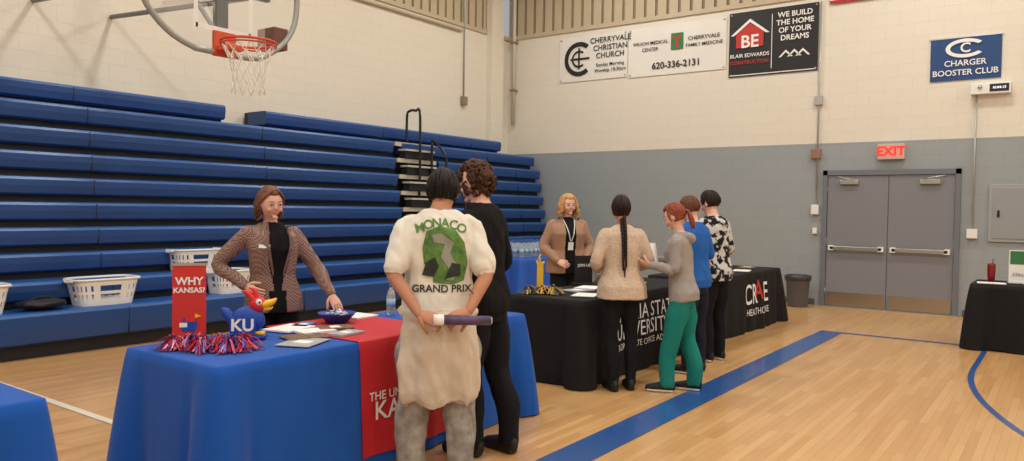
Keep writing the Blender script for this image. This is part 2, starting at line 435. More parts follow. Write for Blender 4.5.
# ---------------------------------------------------------------- baskets
def basket(name,loc,L=.62,W=.42,H=.27,rz=0):
    m=MB(); N=64; rows=[]; K=9
    def ring(s,z):
        o=[]
        a,b=L/2*s,W/2*s
        for j in range(N):
            t=2*math.pi*j/N; c,sn=math.cos(t),math.sin(t); e=.45
            o.append(V((b*math.copysign(abs(c)**e,c),a*math.copysign(abs(sn)**e,sn),z)))
        return o
    vs=[];fs=[]
    for k in range(K+1): vs+=ring(.82+.18*k/K,H*k/K)
    for k in range(K):
        for j in range(N):
            if 2<=k<=6 and k!=4 and j%3==0: continue
            fs.append([k*N+j,k*N+(j+1)%N,(k+1)*N+(j+1)%N,(k+1)*N+j])
    m.add(vs,fs,M_white,smooth=True)
    inner=[V((v.x*.985,v.y*.985,v.z+.002)) for v in vs]; m.add(inner,fs,M_white,smooth=True)
    m.add(ring(.82,.001),[list(range(N))],M_white)
    rr=[]
    for s,z in ((1.0,H-.004),(1.05,H-.012),(1.07,H),(1.05,H+.012),(.99,H+.01),(.985,H)): rr.append(ring(s,z))
    m.rings(rr,M_white,cap=False)
    for sg in (1,-1):
        m.tube([(-.09,sg*L/2*1.05,H-.01),(0,sg*L/2*1.09,H-.02),(.09,sg*L/2*1.05,H-.01)],[.014]*3,M_white,n=8)
    m.obj(name,loc,rz,recalc=False)
basket('laundry_basket',(-8.25,4.04,.452),.66,.38,.27)
basket('laundry_basket',(-8.58,5.28,.72),.60,.36,.25)
basket('laundry_basket',(-8.25,5.55,.452),.50,.38,.27)
basket('laundry_basket',(-8.25,2.82,.452),.6,.38,.27)
m=MB()
def blob(p): 
    q=V((p.x*.14,p.y*.22,p.z*.055)); return q*(1+.25*noise.noise(p*2.2))
M_bag=mat('bag_black',(25,25,32),.6,bump=.4,bscale=30)
m.ball((0,0,.065),1,M_bag,fn=blob); m.tube([(0,-.12,.09),(0.02,-.05,.13),(.02,.05,.13),(0,.12,.09)],[.010]*4,M_bag,n=8)
m.obj('duffel_bag',(-8.18,3.42,.452))

# ---------------------------------------------------------------- hoop
def hoop():
    m=MB(); X=-6.72; Y=4.45; z0=2.99
    out=[(-.30,0),(.30,0),(.52,.08),(.72,.24),(.84,.45),(.87,.75),(.80,.95),(.6,1.05),(0,1.09),(-.6,1.05),(-.80,.95),(-.87,.75),(-.84,.45),(-.72,.24),(-.52,.08)]
    f=[V((X,Y+a,z0+b)) for a,b in out]
    m.add(f,[list(range(len(f)))],M_glass); 
    m.tube(f+[f[0]],[(.030,.030)]*(len(f)+1),mat('board_frame',(158,162,158),.4,metal=.2),n=8,sub=3)
    def seg(y0,b0,y1,b1,w=.045):
        d=V((0,y1-y0,b1-b0)).normalized(); nn=V((0,-d.z,d.y))*w/2
        a=V((X+.006,Y+y0,z0+b0)); b=V((X+.006,Y+y1,z0+b1)); m.add([a-nn,b-nn,b+nn,a+nn],[[0,1,2,3]],M_paper)
    for s in ((-.3,.22,.3,.22),(.3,.20,.3,.68),(.3,.66,-.3,.66),(-.3,.68,-.3,.20)): seg(*s)
    rz=3.05; rx=X+.40
    m.bb(X-.01,X+.03,Y-.12,Y+.12,rz-.10,rz+.14,M_orange,bev=.005)
    m.bb(X+.02,X+.18,Y-.09,Y+.09,rz-.05,rz-.005,M_orange,bev=.005)
    N=40; R=.25
    m.tube([(rx+R*math.cos(2*math.pi*i/N),Y+R*math.sin(2*math.pi*i/N),rz) for i in range(N+1)],[.013]*(N+1),M_orange,n=8,sub=1)
    m.tube([(rx+R*math.cos(2*math.pi*i/N),Y+R*math.sin(2*math.pi*i/N),rz-.03) for i in range(N+1)],[.009]*(N+1),M_orange,n=6,sub=1)
    net=mat('net_cord',(232,228,215),.8); n=12
    lv=[(0,.248),(.09,.20),(.18,.165),(.27,.145),(.36,.14),(.46,.155)]
    for k in range(len(lv)-1):
        for i in range(n):
            for sg in (1,-1):
                a0=2*math.pi*(i+.5*(k%2))/n; a1=a0+sg*math.pi/n
                p=V((rx+lv[k][1]*math.cos(a0),Y+lv[k][1]*math.sin(a0),rz-.02-lv[k][0])); q=V((rx+lv[k+1][1]*math.cos(a1),Y+lv[k+1][1]*math.sin(a1),rz-.02-lv[k+1][0]))
                m.tube([p,q],[.005,.005],net,n=5,sub=1)
    gs=mat('steel_paint_grey',(120,122,122),.5,metal=.3)
    m.bb(X-.09,X-.02,Y-.06,Y+.06,z0+.05,z0+1.1,gs); m.bb(X-.09,X-.02,Y-.55,Y+.55,z0+.62,z0+.70,gs)
    wood=mat('wood_block',(120,66,44),.6)
    m.bb(X-.3,X-.02,Y+.6,Y+.77,z0+.16,z0+.38,wood)
    for yy in (-.45,.45):
        m.tube([(X-.05,Y+yy,z0+.66),(XW+.03,Y+yy,z0+.85)],[.03,.03],gs,n=8,sub=1)
        m.tube([(X-.05,Y+yy,z0+.66),(XW+.04,Y+yy,z0+1.9)],[.025,.025],gs,n=8,sub=1)
    m.tube([(X-.05,Y,z0+.15),(X-.6,Y,z0+.7)],[.025,.025],gs,n=8,sub=1)
    m.obj('basketball_hoop',recalc=False)
hoop()

# ---------------------------------------------------------------- wall things
YF=YW-.004
def wallobj(name,fn): m=MB(); fn(m); m.obj(name,recalc=False)
XD,ZD=(1,0,0),(0,0,1)
M_bwhite=mat('banner_white',(228,226,218),.6,var=.03,vscale=1.5); M_bblack=mat('banner_black',(26,24,26),.5); M_bnavy=mat('banner_navy',(28,70,125),.6)
M_txt=mat('ink_black',(30,30,34),.6); M_txtred=mat('ink_red',(190,50,40),.6); M_green=mat('ink_green',(50,120,70),.6)
def slab(m,x0,x1,z0,z1,mt,t=.012,wav=0):
    n=24; vs=[];fs=[]
    for j in range(n+1):
        x=x0+(x1-x0)*j/n
        for k in range(7):
            z=z0+(z1-z0)*k/6; vs.append((x,YF-t-.006*abs(noise.noise(V((x*2,z*2,0)))),z))
    for j in range(n):
        for k in range(6): fs.append([j*7+k,(j+1)*7+k,(j+1)*7+k+1,j*7+k+1])
    m.add(vs,fs,mt,smooth=True)
def gromm(m,x0,x1,z0,z1):
    for x in (x0+.04,x1-.04):
        for z in (z0+.04,z1-.04): m.cyl((x,YF-.03,z),(x,YF,z),.015,.015,M_steel,8)
def b1(m):
    x0,x1,z0,z1=-8.48,-6.95,4.08,4.97; slab(m,x0,x1,z0,z1,M_bwhite); gromm(m,x0,x1,z0,z1); y=YF-.026
    cx,cz=-8.02,4.52; N=28
    for i in range(N):
        a0=math.radians(50+260*i/N);a1=math.radians(50+260*(i+1)/N)
        m.add([(cx+.25*math.cos(a0),y,cz+.25*math.sin(a0)),(cx+.34*math.cos(a0),y,cz+.34*math.sin(a0)),(cx+.34*math.cos(a1),y,cz+.34*math.sin(a1)),(cx+.25*math.cos(a1),y,cz+.25*math.sin(a1))],[[0,1,2,3]],M_txt)
    for i in range(20):
        a0=math.radians(50+260*i/20);a1=math.radians(50+260*(i+1)/20)
        m.add([(cx+.13*math.cos(a0),y,cz+.13*math.sin(a0)),(cx+.17*math.cos(a0),y,cz+.17*math.sin(a0)),(cx+.17*math.cos(a1),y,cz+.17*math.sin(a1)),(cx+.13*math.cos(a1),y,cz+.13*math.sin(a1))],[[0,1,2,3]],M_txt)
    m.bb(cx-.02,cx+.02,y-.001,y,cz-.2,cz+.22,M_txt); m.bb(cx-.2,cx+.24,y-.001,y,cz-.02,cz+.02,M_txt)
    for t,z,s in (('CHERRYVALE',4.84,.15),('CHRISTIAN',4.69,.15),('CHURCH',4.54,.15),('Sunday Morning',4.36,.095),('Worship 10:30am',4.25,.095)):
        add_text(m,t,(-7.32,YF-.02,z),XD,ZD,s,M_txt,off=.008)
wallobj('church_banner',b1)
def b2(m):
    x0,x1,z0,z1=-6.92,-5.0,4.05,4.97; slab(m,x0,x1,z0,z1,M_bwhite); gromm(m,x0,x1,z0,z1)
    add_text(m,'WILSON MEDICAL',(-6.47,YF-.02,4.66),XD,ZD,.087,M_txt,off=.008); add_text(m,'CENTER',(-6.47,YF-.02,4.54),XD,ZD,.09,M_txt,off=.008)
    add_text(m,'CHERRYVALE',(-5.42,YF-.02,4.66),XD,ZD,.1,M_txt,off=.008); add_text(m,'FAMILY MEDICINE',(-5.41,YF-.02,4.54),XD,ZD,.087,M_txt,off=.008)
    add_text(m,'620-336-2131',(-5.95,YF-.02,4.22),XD,ZD,.17,M_txt,off=.008,bold=.02)
    add_poly(m,rect2(-.12,.12,-.15,.15),(-5.93,YF-.02,4.64),XD,ZD,M_green,off=.008)
    add_poly(m,[(-.03,-.13),(.03,-.13),(.02,0),(.1,.1),(0,.07),(-.1,.1),(-.02,0)],(-5.93,YF-.02,4.64),XD,ZD,M_txtred,off=.011)
wallobj('medical_center_banner',b2)
def b3(m):
    x0,x1,z0,z1=-4.95,-3.44,3.88,5.0; slab(m,x0,x1,z0,z1,M_bblack); gromm(m,x0,x1,z0,z1)
    Y=YF-.02; xm=-4.2
    add_poly(m,rect2(x0+.02,x1-.02,z0+.02,z0+.035),(0,Y,0),XD,ZD,M_paper,off=.008)
    add_poly(m,rect2(xm-.006,xm+.006,z0+.1,z1-.1),(0,Y,0),XD,ZD,M_paper,off=.008)
    c=-4.58
    add_poly(m,[(-.34,.0),(0,.27),(.34,.0),(.28,.0),(0,.21),(-.28,.0)],(c,Y,4.6),XD,ZD,M_paper,off=.008)
    add_poly(m,[(-.24,-.22),(.24,-.22),(.24,.03),(0,.19),(-.24,.03)],(c,Y,4.6),XD,ZD,M_txtred,off=.009)
    add_text(m,'BE',(c,Y,4.47),XD,ZD,.3,M_paper,bold=.02,off=.013)
    add_text(m,'BLAIR EDWARDS',(c,Y,4.24),XD,ZD,.09,M_paper,off=.01); add_text(m,'CONSTRUCTION',(c,Y,4.12),XD,ZD,.085,M_txtred,off=.01)
    for t,z in (('WE BUILD',4.86),('THE HOME',4.73),('OF YOUR',4.6),('DREAMS',4.47)): add_text(m,t,(-3.82,Y,z),XD,ZD,.125,M_paper,off=.01,bold=.02)
    for k in (-.14,0,.14):
        add_poly(m,[(-.12+k,0),(k,.12),(.12+k,0),(.08+k,0),(k,.08),(-.08+k,0)],(-3.82,Y,4.15),XD,ZD,M_paper,off=.01)
wallobj('construction_banner',b3)
def b4(m):
    x0,x1,z0,z1=-1.79,-.87,3.54,4.18; slab(m,x0,x1,z0,z1,M_bnavy); Y=YF-.02; c=-1.33
    N=30
    for i in range(N):
        a0=math.radians(35+290*i/N);a1=math.radians(35+290*(i+1)/N)
        m.add([(c+.2*math.cos(a0),Y-.01,4.01+.09*math.sin(a0)),(c+.26*math.cos(a0),Y-.01,4.01+.14*math.sin(a0)),(c+.26*math.cos(a1),Y-.01,4.01+.14*math.sin(a1)),(c+.2*math.cos(a1),Y-.01,4.01+.09*math.sin(a1))],[[0,1,2,3]],M_paper)
    add_text(m,'C',(c,Y,4.01),XD,ZD,.2,M_paper,bold=.02,off=.01)
    add_text(m,'CHARGER',(c,Y,3.79),XD,ZD,.12,M_paper,off=.01); add_text(m,'BOOSTER CLUB',(c,Y,3.65),XD,ZD,.12,M_paper,off=.01)
    m.bb(x0-.02,x1+.02,YF-.02,YF,z1-.01,z1+.01,M_steel)
wallobj('booster_club_banner',b4)
def flag(m):
    x0,x1,z1,z0=-3.27,-2.05,5.62,4.93; h=(z1-z0)/13
    for i in range(13): m.bb(x0,x1,YF-.035,YF-.028,z0+h*i,z0+h*(i+1),mat('flag_red',(178,40,50),.7) if i%2==0 else M_paper)
    m.bb(x0,x0+.5,YF-.038,YF-.028,z0+h*6,z1,mat('flag_navy',(30,40,90),.7))
wallobj('wall_flag',flag)
def exits(m):
    m.bb(-2.48,-2.1,YF-.09,YF,2.38,2.62,mat('exit_box',(200,190,185),.5),bev=.006)
    m.bb(-2.46,-2.12,YF-.092,YF-.089,2.40,2.60,mat('exit_face',(222,168,156),.5))
    add_text(m,'EXIT',(-2.29,YF-.094,2.5),XD,ZD,.2,mat('exit_red',(235,50,40),.5,emis=.8),off=.004,bold=.03)
wallobj('exit_sign',exits)
def el(m):
    m.bb(-1.24,-.74,YF-.12,YF,3.30,3.46,M_white,bev=.01)
    m.bb(-1.0,-.76,YF-.125,YF-.11,3.325,3.435,M_black); add_text(m,'10:04:15',(-.88,YF-.125,3.38),XD,ZD,.05,mat('led_white',(220,240,250),.5,emis=1),off=.004)
    m.ball((-1.12,YF-.13,3.40),.03,M_steel)
wallobj('wall_clock_display',el)
def cond1(m):
    g=mat('conduit_grey',(175,175,170),.4,metal=.3)
    m.cyl((-3.4,YF-.03,1.9),(-3.4,YF-.03,5.0),.014,.014,g,8)
    m.bb(-3.5,-3.35,YF-.07,YF,2.42,2.58,mat('alarm_brown',(150,110,95),.5),bev=.01)
    m.bb(-3.48,-3.36,YF-.06,YF,1.5,1.66,M_white,bev=.01); m.cyl((-3.4,YF-.02,1.6),(-3.4,YF-.02,2.45),.01,.01,g,8)
    m.bb(-3.45,-3.38,YF-.05,YF,1.18,1.28,M_white,bev=.005)
    m.bb(-3.47,-3.34,YF-.06,YF,3.3,3.45,g,bev=.01)
wallobj('fire_alarm_conduit',cond1)
def cond2(m):
    g=MATS['conduit_grey']
    m.cyl((-1.17,YF-.03,1.3),(-1.17,YF-.03,3.30),.014,.014,g,8); m.bb(-1.24,-1.10,YF-.06,YF,1.18,1.32,M_white,bev=.006)
wallobj('outlet_conduit',cond2)
def panel(m):
    p=mat('panel_grey',(158,162,164),.4)
    m.bb(-.97,-.34,YF-.03,YF,1.14,1.98,p,bev=.006); m.bb(-.92,-.39,YF-.04,YF-.025,1.19,1.93,mat('panel_grey2',(150,154,157),.4),bev=.004)
    m.bb(-.86,-.83,YF-.05,YF-.035,1.5,1.6,M_black)
wallobj('electrical_panel',panel)
m=MB(); g=MATS['conduit_grey']
m.cyl((XW+.03,11.8,3.7),(XW+.03,11.8,ZC-.02),.014,.014,g,8); m.bb(XW+.001,XW+.08,11.73,11.87,3.55,3.72,M_siding_d,bev=.008); m.obj('left_wall_conduit')
m=MB(); m.cyl((-9.6,YW-.06,3.3),(-9.6,YW-.06,ZC-.02),.04,.04,mat('pipe_cream',(205,198,182),.5),12)
for z in (4,5,6): m.bb(-9.67,-9.53,YW-.12,YW-.002,z,z+.03,M_siding_d)
m.obj('corner_pipe')
m=MB(); m.tube([(XW+.035,YW-1.6,5.0),(XW+.035,5.0,5.0),(XW+.035,-4,5.0)],[.03]*3,M_siding,n=8,sub=1); m.obj('wall_pipe')

# ---------------------------------------------------------------- trash can
m=MB(); tcm=mat('bin_grey',(92,92,98),.5)
m.lathe([(.15,0),(.155,.01),(.185,.45),(.2,.46),(.2,.5),(.185,.5),(.18,.46),(.14,.02)],(0,0,0),tcm,24)
bl=mat('liner',(60,60,66),.3)
m.lathe([(.205,.43),(.21,.5),(.19,.515),(.17,.5),(.16,.3)],(0,0,0),bl,24); m.obj('trash_can',(-3.55,12.85,0))

# ---------------------------------------------------------------- people
SK1=mat('skin_fair',(222,174,152),.65,spec=.3,var=.05,vscale=9); SK2=mat('skin_tan',(188,134,106),.65,spec=.3,var=.05,vscale=9); SK3=mat('skin_pink',(228,180,160),.65,spec=.3,var=.05,vscale=9)
M_eye=mat('eye_white',(225,220,214),.4); M_iris=mat('iris',(50,40,34),.3); 
def lip(n,c): return mat(n,c,.5)
def sm(a,b,x):
    t=max(0,min(1,(x-a)/(b-a))); return t*t*(3-2*t)
def headfn(p):
    x,y,z=p; X=.076*x; Y=.096*y; Z=.114*z
    if z<0: 
        X*=1-.26*(-z)**1.6; Y*= (1-.05*(-z)) if y>0 else (1-.42*(-z)**1.1)
    elif y<0: Y*=1.07
    if y>.75: Y*=1-.25*(y-.75)
    return V((X,Y,Z))
def hand(mb,w,d,n,curl,side,mt,k=1.0):
    w=V(w);d=V(d).normalized();n=V(n);n=(n-d*n.dot(d)).normalized();b=d.cross(n)*side
    mb.tube([w-d*.005*k,w+d*.02*k,w+d*.055*k,w+d*.088*k],[(.021*k,.016*k),(.029*k,.018*k),(.040*k,.016*k),(.039*k,.013*k)],mt,n=12,ref=n)
    for off,L,c2 in ((.030,.072,.9),(.010,.080,1),(-.010,.074,1.05),(-.029,.060,1.12)):
        p=w+d*.082*k+b*off*k; a=.25*curl*c2; pts=[p-d*.012*k,p]
        for sl,da in ((.44,.0),(.32,.75),(.26,.6)):
            a+=da*curl*c2; q=(d+b*off*1.6).normalized()
            p=p+(q*math.cos(a)+n*math.sin(a))*L*sl*k; pts.append(p)
        mb.tube(pts,[.0088*k,.0092*k,.0086*k,.0078*k,.0065*k],mt,n=8,sub=3,ref=b)
    p=w+d*.018*k+b*.022*k; q=(b*.75+d*.65+n*.25).normalized(); pts=[p,p+q*.035*k]
    q2=(b*.3+d*.85+n*(.25+.5*curl)).normalized(); pts.append(pts[-1]+q2*.032*k); pts.append(pts[-1]+(q2+n*.4*curl).normalized()*.024*k)
    mb.tube(pts,[.014*k,.0115*k,.0098*k,.0078*k],mt,n=8,sub=3,ref=n)

TM=[(.86,.165,.118,-.012),(.94,.172,.122,-.012),(1.02,.166,.116,-.004),(1.12,.16,.112,0),(1.24,.172,.12,0),(1.35,.184,.12,-.005),(1.42,.178,.105,-.012),(1.465,.135,.085,-.018),(1.505,.078,.066,-.016)]
TF=[(.86,.168,.12,-.012),(.94,.170,.122,-.014),(1.02,.152,.108,-.002),(1.11,.138,.1,0),(1.22,.15,.114,.008),(1.30,.158,.124,.014),(1.39,.160,.1,.0),(1.445,.122,.078,-.012),(1.485,.066,.058,-.014)]
def person(name,loc,hd,H,P,voxel=.009):
    s=H/1.75; fem=P.get('fem',False); g=P.get('girth',1.0); lean=P.get('lean',(0,0))
    def Lz(p):
        p=V(p); 
        if p.z>.95: p=p+V((lean[0],lean[1],0))*(p.z-.95)
        return p
    T=TF if fem else TM; body=MB(); ex=MB()
    zt=T[-1][0]
    sk=P['skin']; top=P['top']; pn=P['pants']
    def torso(mt,z0,z1,off=0,flare=0,gg=g,depth=1.0):
        S=[t for t in T if t[0]>z0+.01 and t[0]<z1-.005]
        def at(z):
            for a,b in zip(T[:-1],T[1:]):
                if a[0]<=z<=b[0]:
                    t=(z-a[0])/(b[0]-a[0]); return tuple(a[k]*(1-t)+b[k]*t for k in range(4))
            return (z,)+(T[0][1:] if z<T[0][0] else T[-1][1:])
        S=[at(z0)]+S+([at(z1)])
        S2=[]
        for a,b in zip(S[:-1],S[1:]):
            for k in range(3): t=k/3; S2.append(tuple(a[q]*(1-t)+b[q]*t for q in range(4)))
        S2.append(S[-1])
        rg=[]
        for z,w,d,yo in S2:
            fl=flare*max(0,(1.1-z)/.25) if z<1.1 else 0
            gw=1+(gg-1)*(1 if z<1.37 else max(0,(zt-z)/(zt-1.37)))
            oo=off if z<1.42 else off*.5
            w2,d2=w*gw+oo+fl,d*gw*depth+oo+fl; r=[]
            for j in range(32):
                t=2*math.pi*j/32; c,sn=math.cos(t),math.sin(t); e=.86
                r.append(Lz((w2*math.copysign(abs(c)**e,c),yo+d2*math.copysign(abs(sn)**e,sn),z)))
            rg.append(r)
        body.rings(rg,mt)
    hem=P.get('hem',.88)
    torso(top,hem,zt,off=P.get('toff',.008),flare=P.get('flare',.01))
    pelv=[]
    for z,w,d in ((.80,.13,.10),(.86,.158,.112),(.94,.166,.118),(1.02,.15,.105)):
        pelv.append([V((w*g*math.cos(2*math.pi*j/28),-.012+d*g*math.sin(2*math.pi*j/28),z)) for j in range(28)])
    body.rings(pelv,pn)
    bag=P.get('bag',1.0); feet=P.get('feet',[(.1,0,-.1),(-.1,0,.1)])
    shoe=P['shoe']; sole=P.get('sole',shoe)
    for (fx,fy,yaw),sg in zip(feet,(1,-1)):
        kn=V((sg*.095*.5+fx*.5+sg*.005,fy*.5+.02+P.get('kneef',0),.49))
        body.tube([(sg*.086,-.005,.90),(sg*.088*.6+fx*.4,fy*.25+.005,.70),kn,(fx,fy-.005,.28),(fx,fy-.012,P.get('cuff',.055)+.0)],
            [.092*g,.086*g*bag,.064*bag,.058*bag*(1.02),.05*bag],pn,n=18,sub=4,ref=(0,1,0),roundcap=False)
        Rf=Matrix.Translation((fx,fy,0))@Matrix.Rotation(yaw,4,'Z')
        body.tube([(0,-.055,.052),(0,0,.056),(0,.07,.046),(0,.13,.038),(0,.165,.034)],[(.034,.05),(.04,.054),(.043,.044),(.045,.036),(.036,.03)],shoe,n=14,M=Rf)
        body.tube([(0,-.06,.014),(0,0,.014),(0,.07,.014),(0,.13,.014),(0,.17,.014)],[(.038,.014),(.042,.014),(.046,.014),(.049,.014),(.038,.013)],sole,n=14,M=Rf)
    nr=.046 if fem else .055
    hc=Lz((0,.022,1.632))+V(P.get('hoff',(0,0,0)))
    body.tube([Lz((0,-.02,1.44)),Lz((0,-.012,1.50)),hc+V((0,-.018,-.06))],[nr*1.2,nr*1.05,nr],sk,n=16,ref=(0,1,0))
    Mh=Matrix.Translation(hc)@Matrix.Rotation(P.get('hyaw',0),4,'Z')@Matrix.Rotation(P.get('hroll',0),4,'Y')@Matrix.Rotation(P.get('hpitch',0),4,'X')
    hs=P.get('hs',(1,1,1)); Mh=Mh@Matrix.Diagonal((hs[0],hs[1],hs[2],1))
    body.ball((0,0,0),1,sk,M=Mh,n=16,fn=headfn)
    if fem: body.tube([(0,.082,.006),(0,.089,-.010),(0,.0945,-.022)],[.008,.009,.0105],sk,n=10,M=Mh)
    else: body.tube([(0,.082,.012),(0,.092,-.010),(0,.099,-.024)],[.008,.010,.0125],sk,n=10,M=Mh)
    body.ball((0,.078,-.094),(.024,.016,.016),sk,M=Mh,n=6)
    for sg in (1,-1):
        body.ball((sg*.036,.070,-.034),(.022,.018,.02),sk,M=Mh,n=6)
        ex.ball((sg*.078,-.008,-.006),(.011,.019,.032),sk,M=Mh@Matrix.Rotation(sg*.15,4,'Z'),n=8)
        ex.ball((sg*.030,.0815,.004),(.0135,.010,.0075),M_eye,M=Mh,n=8); ex.ball((sg*.030,.0905,.004),(.0058,.003,.0062),M_iris,M=Mh,n=6)
        ex.tube([(sg*.014,.092,.008),(sg*.03,.0935,.0130),(sg*.046,.085,.007)],[.0020]*3,P['brow'],n=6,M=Mh)
        ex.tube([(sg*.013,.093,.026),(sg*.03,.093,.031),(sg*.05,.081,.027)],[(.0022,.0022),(.0032,.0032),(.0018,.0018)],P['brow'],n=6,M=Mh)
    lc=P.get('lip',lip('lip_pink',(202,132,122))); sml=P.get('smile',0)
    ex.tube([(-.022-sml*.5,.083,-.053+sml),(-.008,.0920,-.0545),(.008,.0920,-.0545),(.022+sml*.5,.083,-.053+sml)],[.0018,.0032,.0032,.0018],lc,n=6,M=Mh)
    ex.tube([(-.020-sml*.5,.083,-.057+sml),(0,.0910,-.062-sml*.3),(.020+sml*.5,.083,-.057+sml)],[.0018,.0044,.0018],lc,n=6,M=Mh)
    if sml: ex.tube([(-.02,.086,-.056+sml*.5),(0,.0930,-.0590),(.02,.086,-.056+sml*.5)],[.002,.0042,.002],M_eye,n=6,M=Mh)
    slv=P.get('sleeve','long'); sw=(.152 if fem else .170)*(1+(g-1)*.6)
    for (el_,wr,hdv,pn_,curl),sg in zip(P['arms'],(1,-1)):
        sh=Lz((sg*sw,-.012,1.415 if fem else 1.43)); el_=V(el_);wr=V(wr)
        k=P.get('arm',1.0); hk=P.get('hand',.97 if fem else 1.04)
        if slv=='short':
            body.tube([sh.lerp(el_,.4),sh.lerp(el_,.6),el_,el_.lerp(wr,.45),wr],[.044*k,.045*k,.041*k,.038*k,.024*k],sk,n=16,ref=(0,1,0))
            body.tube([sh+V((-sg*.045,0,-.008)),sh+V((sg*.008,0,-.018)),sh.lerp(el_,.5),sh.lerp(el_,P.get('slen',.85))],[.05*k,.060*k,.066*k,.070*k],top,n=18,ref=(0,1,0),roundcap=True)
        else:
            st=P.get('sleevemat',top)
            body.tube([sh+V((-sg*.04,0,-.008)),sh+V((sg*.006,0,-.016)),sh.lerp(el_,.5),el_,el_.lerp(wr,.5),el_.lerp(wr,.93)],[.048*k,.057*k,.056*k,.051*k,.045*k,.037*k],st,n=18,ref=(0,1,0))
            body.tube([el_.lerp(wr,.8),wr],[.027,.024],sk,n=12,sub=1)
        hand(ex,wr,hdv,pn_,curl,sg,sk,hk)
    if 'parts' in P: P['parts'](body,Lz)
    for q in body.v:
        if q.z<.0: q.z=0.0
    for i,q in enumerate(body.v): body.v[i]=q*s
    me=body.mesh('tmp'); 
    bm=bmesh.new(); bm.from_mesh(me); bmesh.ops.recalc_face_normals(bm,faces=bm.faces); bm.to_mesh(me); bm.free()
    ob=bpy.data.objects.new('tmp',me); sc.collection.objects.link(ob)
    md=ob.modifiers.new('r','REMESH'); md.mode='VOXEL'; md.voxel_size=voxel
    md=ob.modifiers.new('s','SMOOTH'); md.factor=.5; md.iterations=3
    dg=bpy.context.evaluated_depsgraph_get(); dg.update(); e=ob.evaluated_get(dg); rm=e.to_mesh()
    tree=body.bvh(); out=MB()
    vs=[v.co.copy() for v in rm.vertices]; rule=P.get('rule')
    mats=[];fs=[]
    cloth_v=[0]*len(vs); clothm=set(P.get('cloth',[top,pn]))
    for f in rm.polygons:
        c=f.center; h=tree.find_nearest(c)
        mt=body.mats[body.m[h[2]]] if h[2] is not None else sk
        if rule: mt=rule(c/s,mt)
        fs.append(list(f.vertices)); mats.append(mt)
        if mt in clothm:
            for i in f.vertices: cloth_v[i]=1
    nrm=[v.normal.copy() for v in rm.vertices]
    fa=P.get('fold',.008)
    for i,p in enumerate(vs):
        if cloth_v[i]:
            q=V((p.x*9,p.y*9,p.z*5.5+ (p.x+p.y)*4)); a=noise.noise(q+V(loc))+.5*noise.noise(q*2.3)
            vs[i]=p+nrm[i]*(a*fa)
            if vs[i].z<0.002: vs[i].z=.002
    e.to_mesh_clear(); bpy.data.objects.remove(ob)
    o=len(out.v); out.v+=vs
    for f,mt in zip(fs,mats): out.f.append(f); out.m.append(out.mi(mt)); out.sm.append(True)
    bodyb=BVHTree.FromPolygons([tuple(v) for v in vs],fs)
    if 'hair' in P: P['hair'](ex,Mh,Lz)
    for i,q in enumerate(ex.v): ex.v[i]=q*s
    o=len(out.v); out.v+=ex.v
    for f,mi,smo in zip(ex.f,ex.m,ex.sm): out.f.append([k+o for k in f]); out.m.append(out.mi(ex.mats[mi])); out.sm.append(smo)
    if 'decal' in P: P['decal'](out,bodyb,s)
    phi=math.atan2(-hd[0],hd[1])
    out.obj(name,loc,phi,recalc=False)
    return phi,s

def haircap(ex,Mh,mt,nape=-.45,fr=.52,side=.12,th=1.0,rough=.05,seed=0):
    def fn(p):
        m=max(sm(fr-.1,fr+.1,p.z-.12*(abs(p.x))), sm(-side-.12,-side+.12,-p.y+.0)*sm(nape-.12,nape+.1,p.z))
        k=.80+(.30*m); b=headfn(p)
        n_=noise.noise(V((p.x*5+seed,p.y*5,p.z*5)))*rough*m
        q=b*(k+n_*.8+ .03*th*m); q.z+=.006*m*th
        return q
    ex.ball((0,0,0),1,mt,M=Mh,n=26,fn=fn)
def clumps(ex,Mh,mt,n,az,pol0,pol1,r=.009,lift=1.10,jit=.06,tail=None,seed=1):
    rnd=random.Random(seed)
    for i in range(n):
        a=rnd.uniform(*az)*rnd.choice((-1,1)); p1=rnd.uniform(pol1*.72,pol1); pts=[]
        K=6; tw=rnd.uniform(-.25,.25); lf=lift+rnd.uniform(-.02,.03)
        for k in range(K+1):
            t=k/K; pol=math.radians(pol0+(p1-pol0)*t); aa=math.radians(a)+tw*t
            d=V((math.sin(pol)*math.sin(aa),math.sin(pol)*math.cos(aa),math.cos(pol)))
            pts.append(headfn(d)*(lf-.06*max(0,t-.6)/.4*(0 if tail else 1)+rnd.uniform(-jit,jit)*.4)+V((0,-.004,.004)))
        rad=[r*.5]+[r]*(K-1)+[r*.35]
        if tail:
            base=pts[-1]; L=tail[0]*rnd.uniform(.8,1.05); w=rnd.uniform(0,6); 
            rad=[r*.5]+[r]*K
            for k in range(1,6):
                t=k/5; pts.append(base+V((base.x*tail[1]*t+.012*math.sin(w+t*6),tail[2]*t+.012*math.cos(w+t*6),-L*t))); rad.append(r*(1.15-.85*t))
        ex.tube(pts,rad,mt,n=6,sub=2,M=Mh)

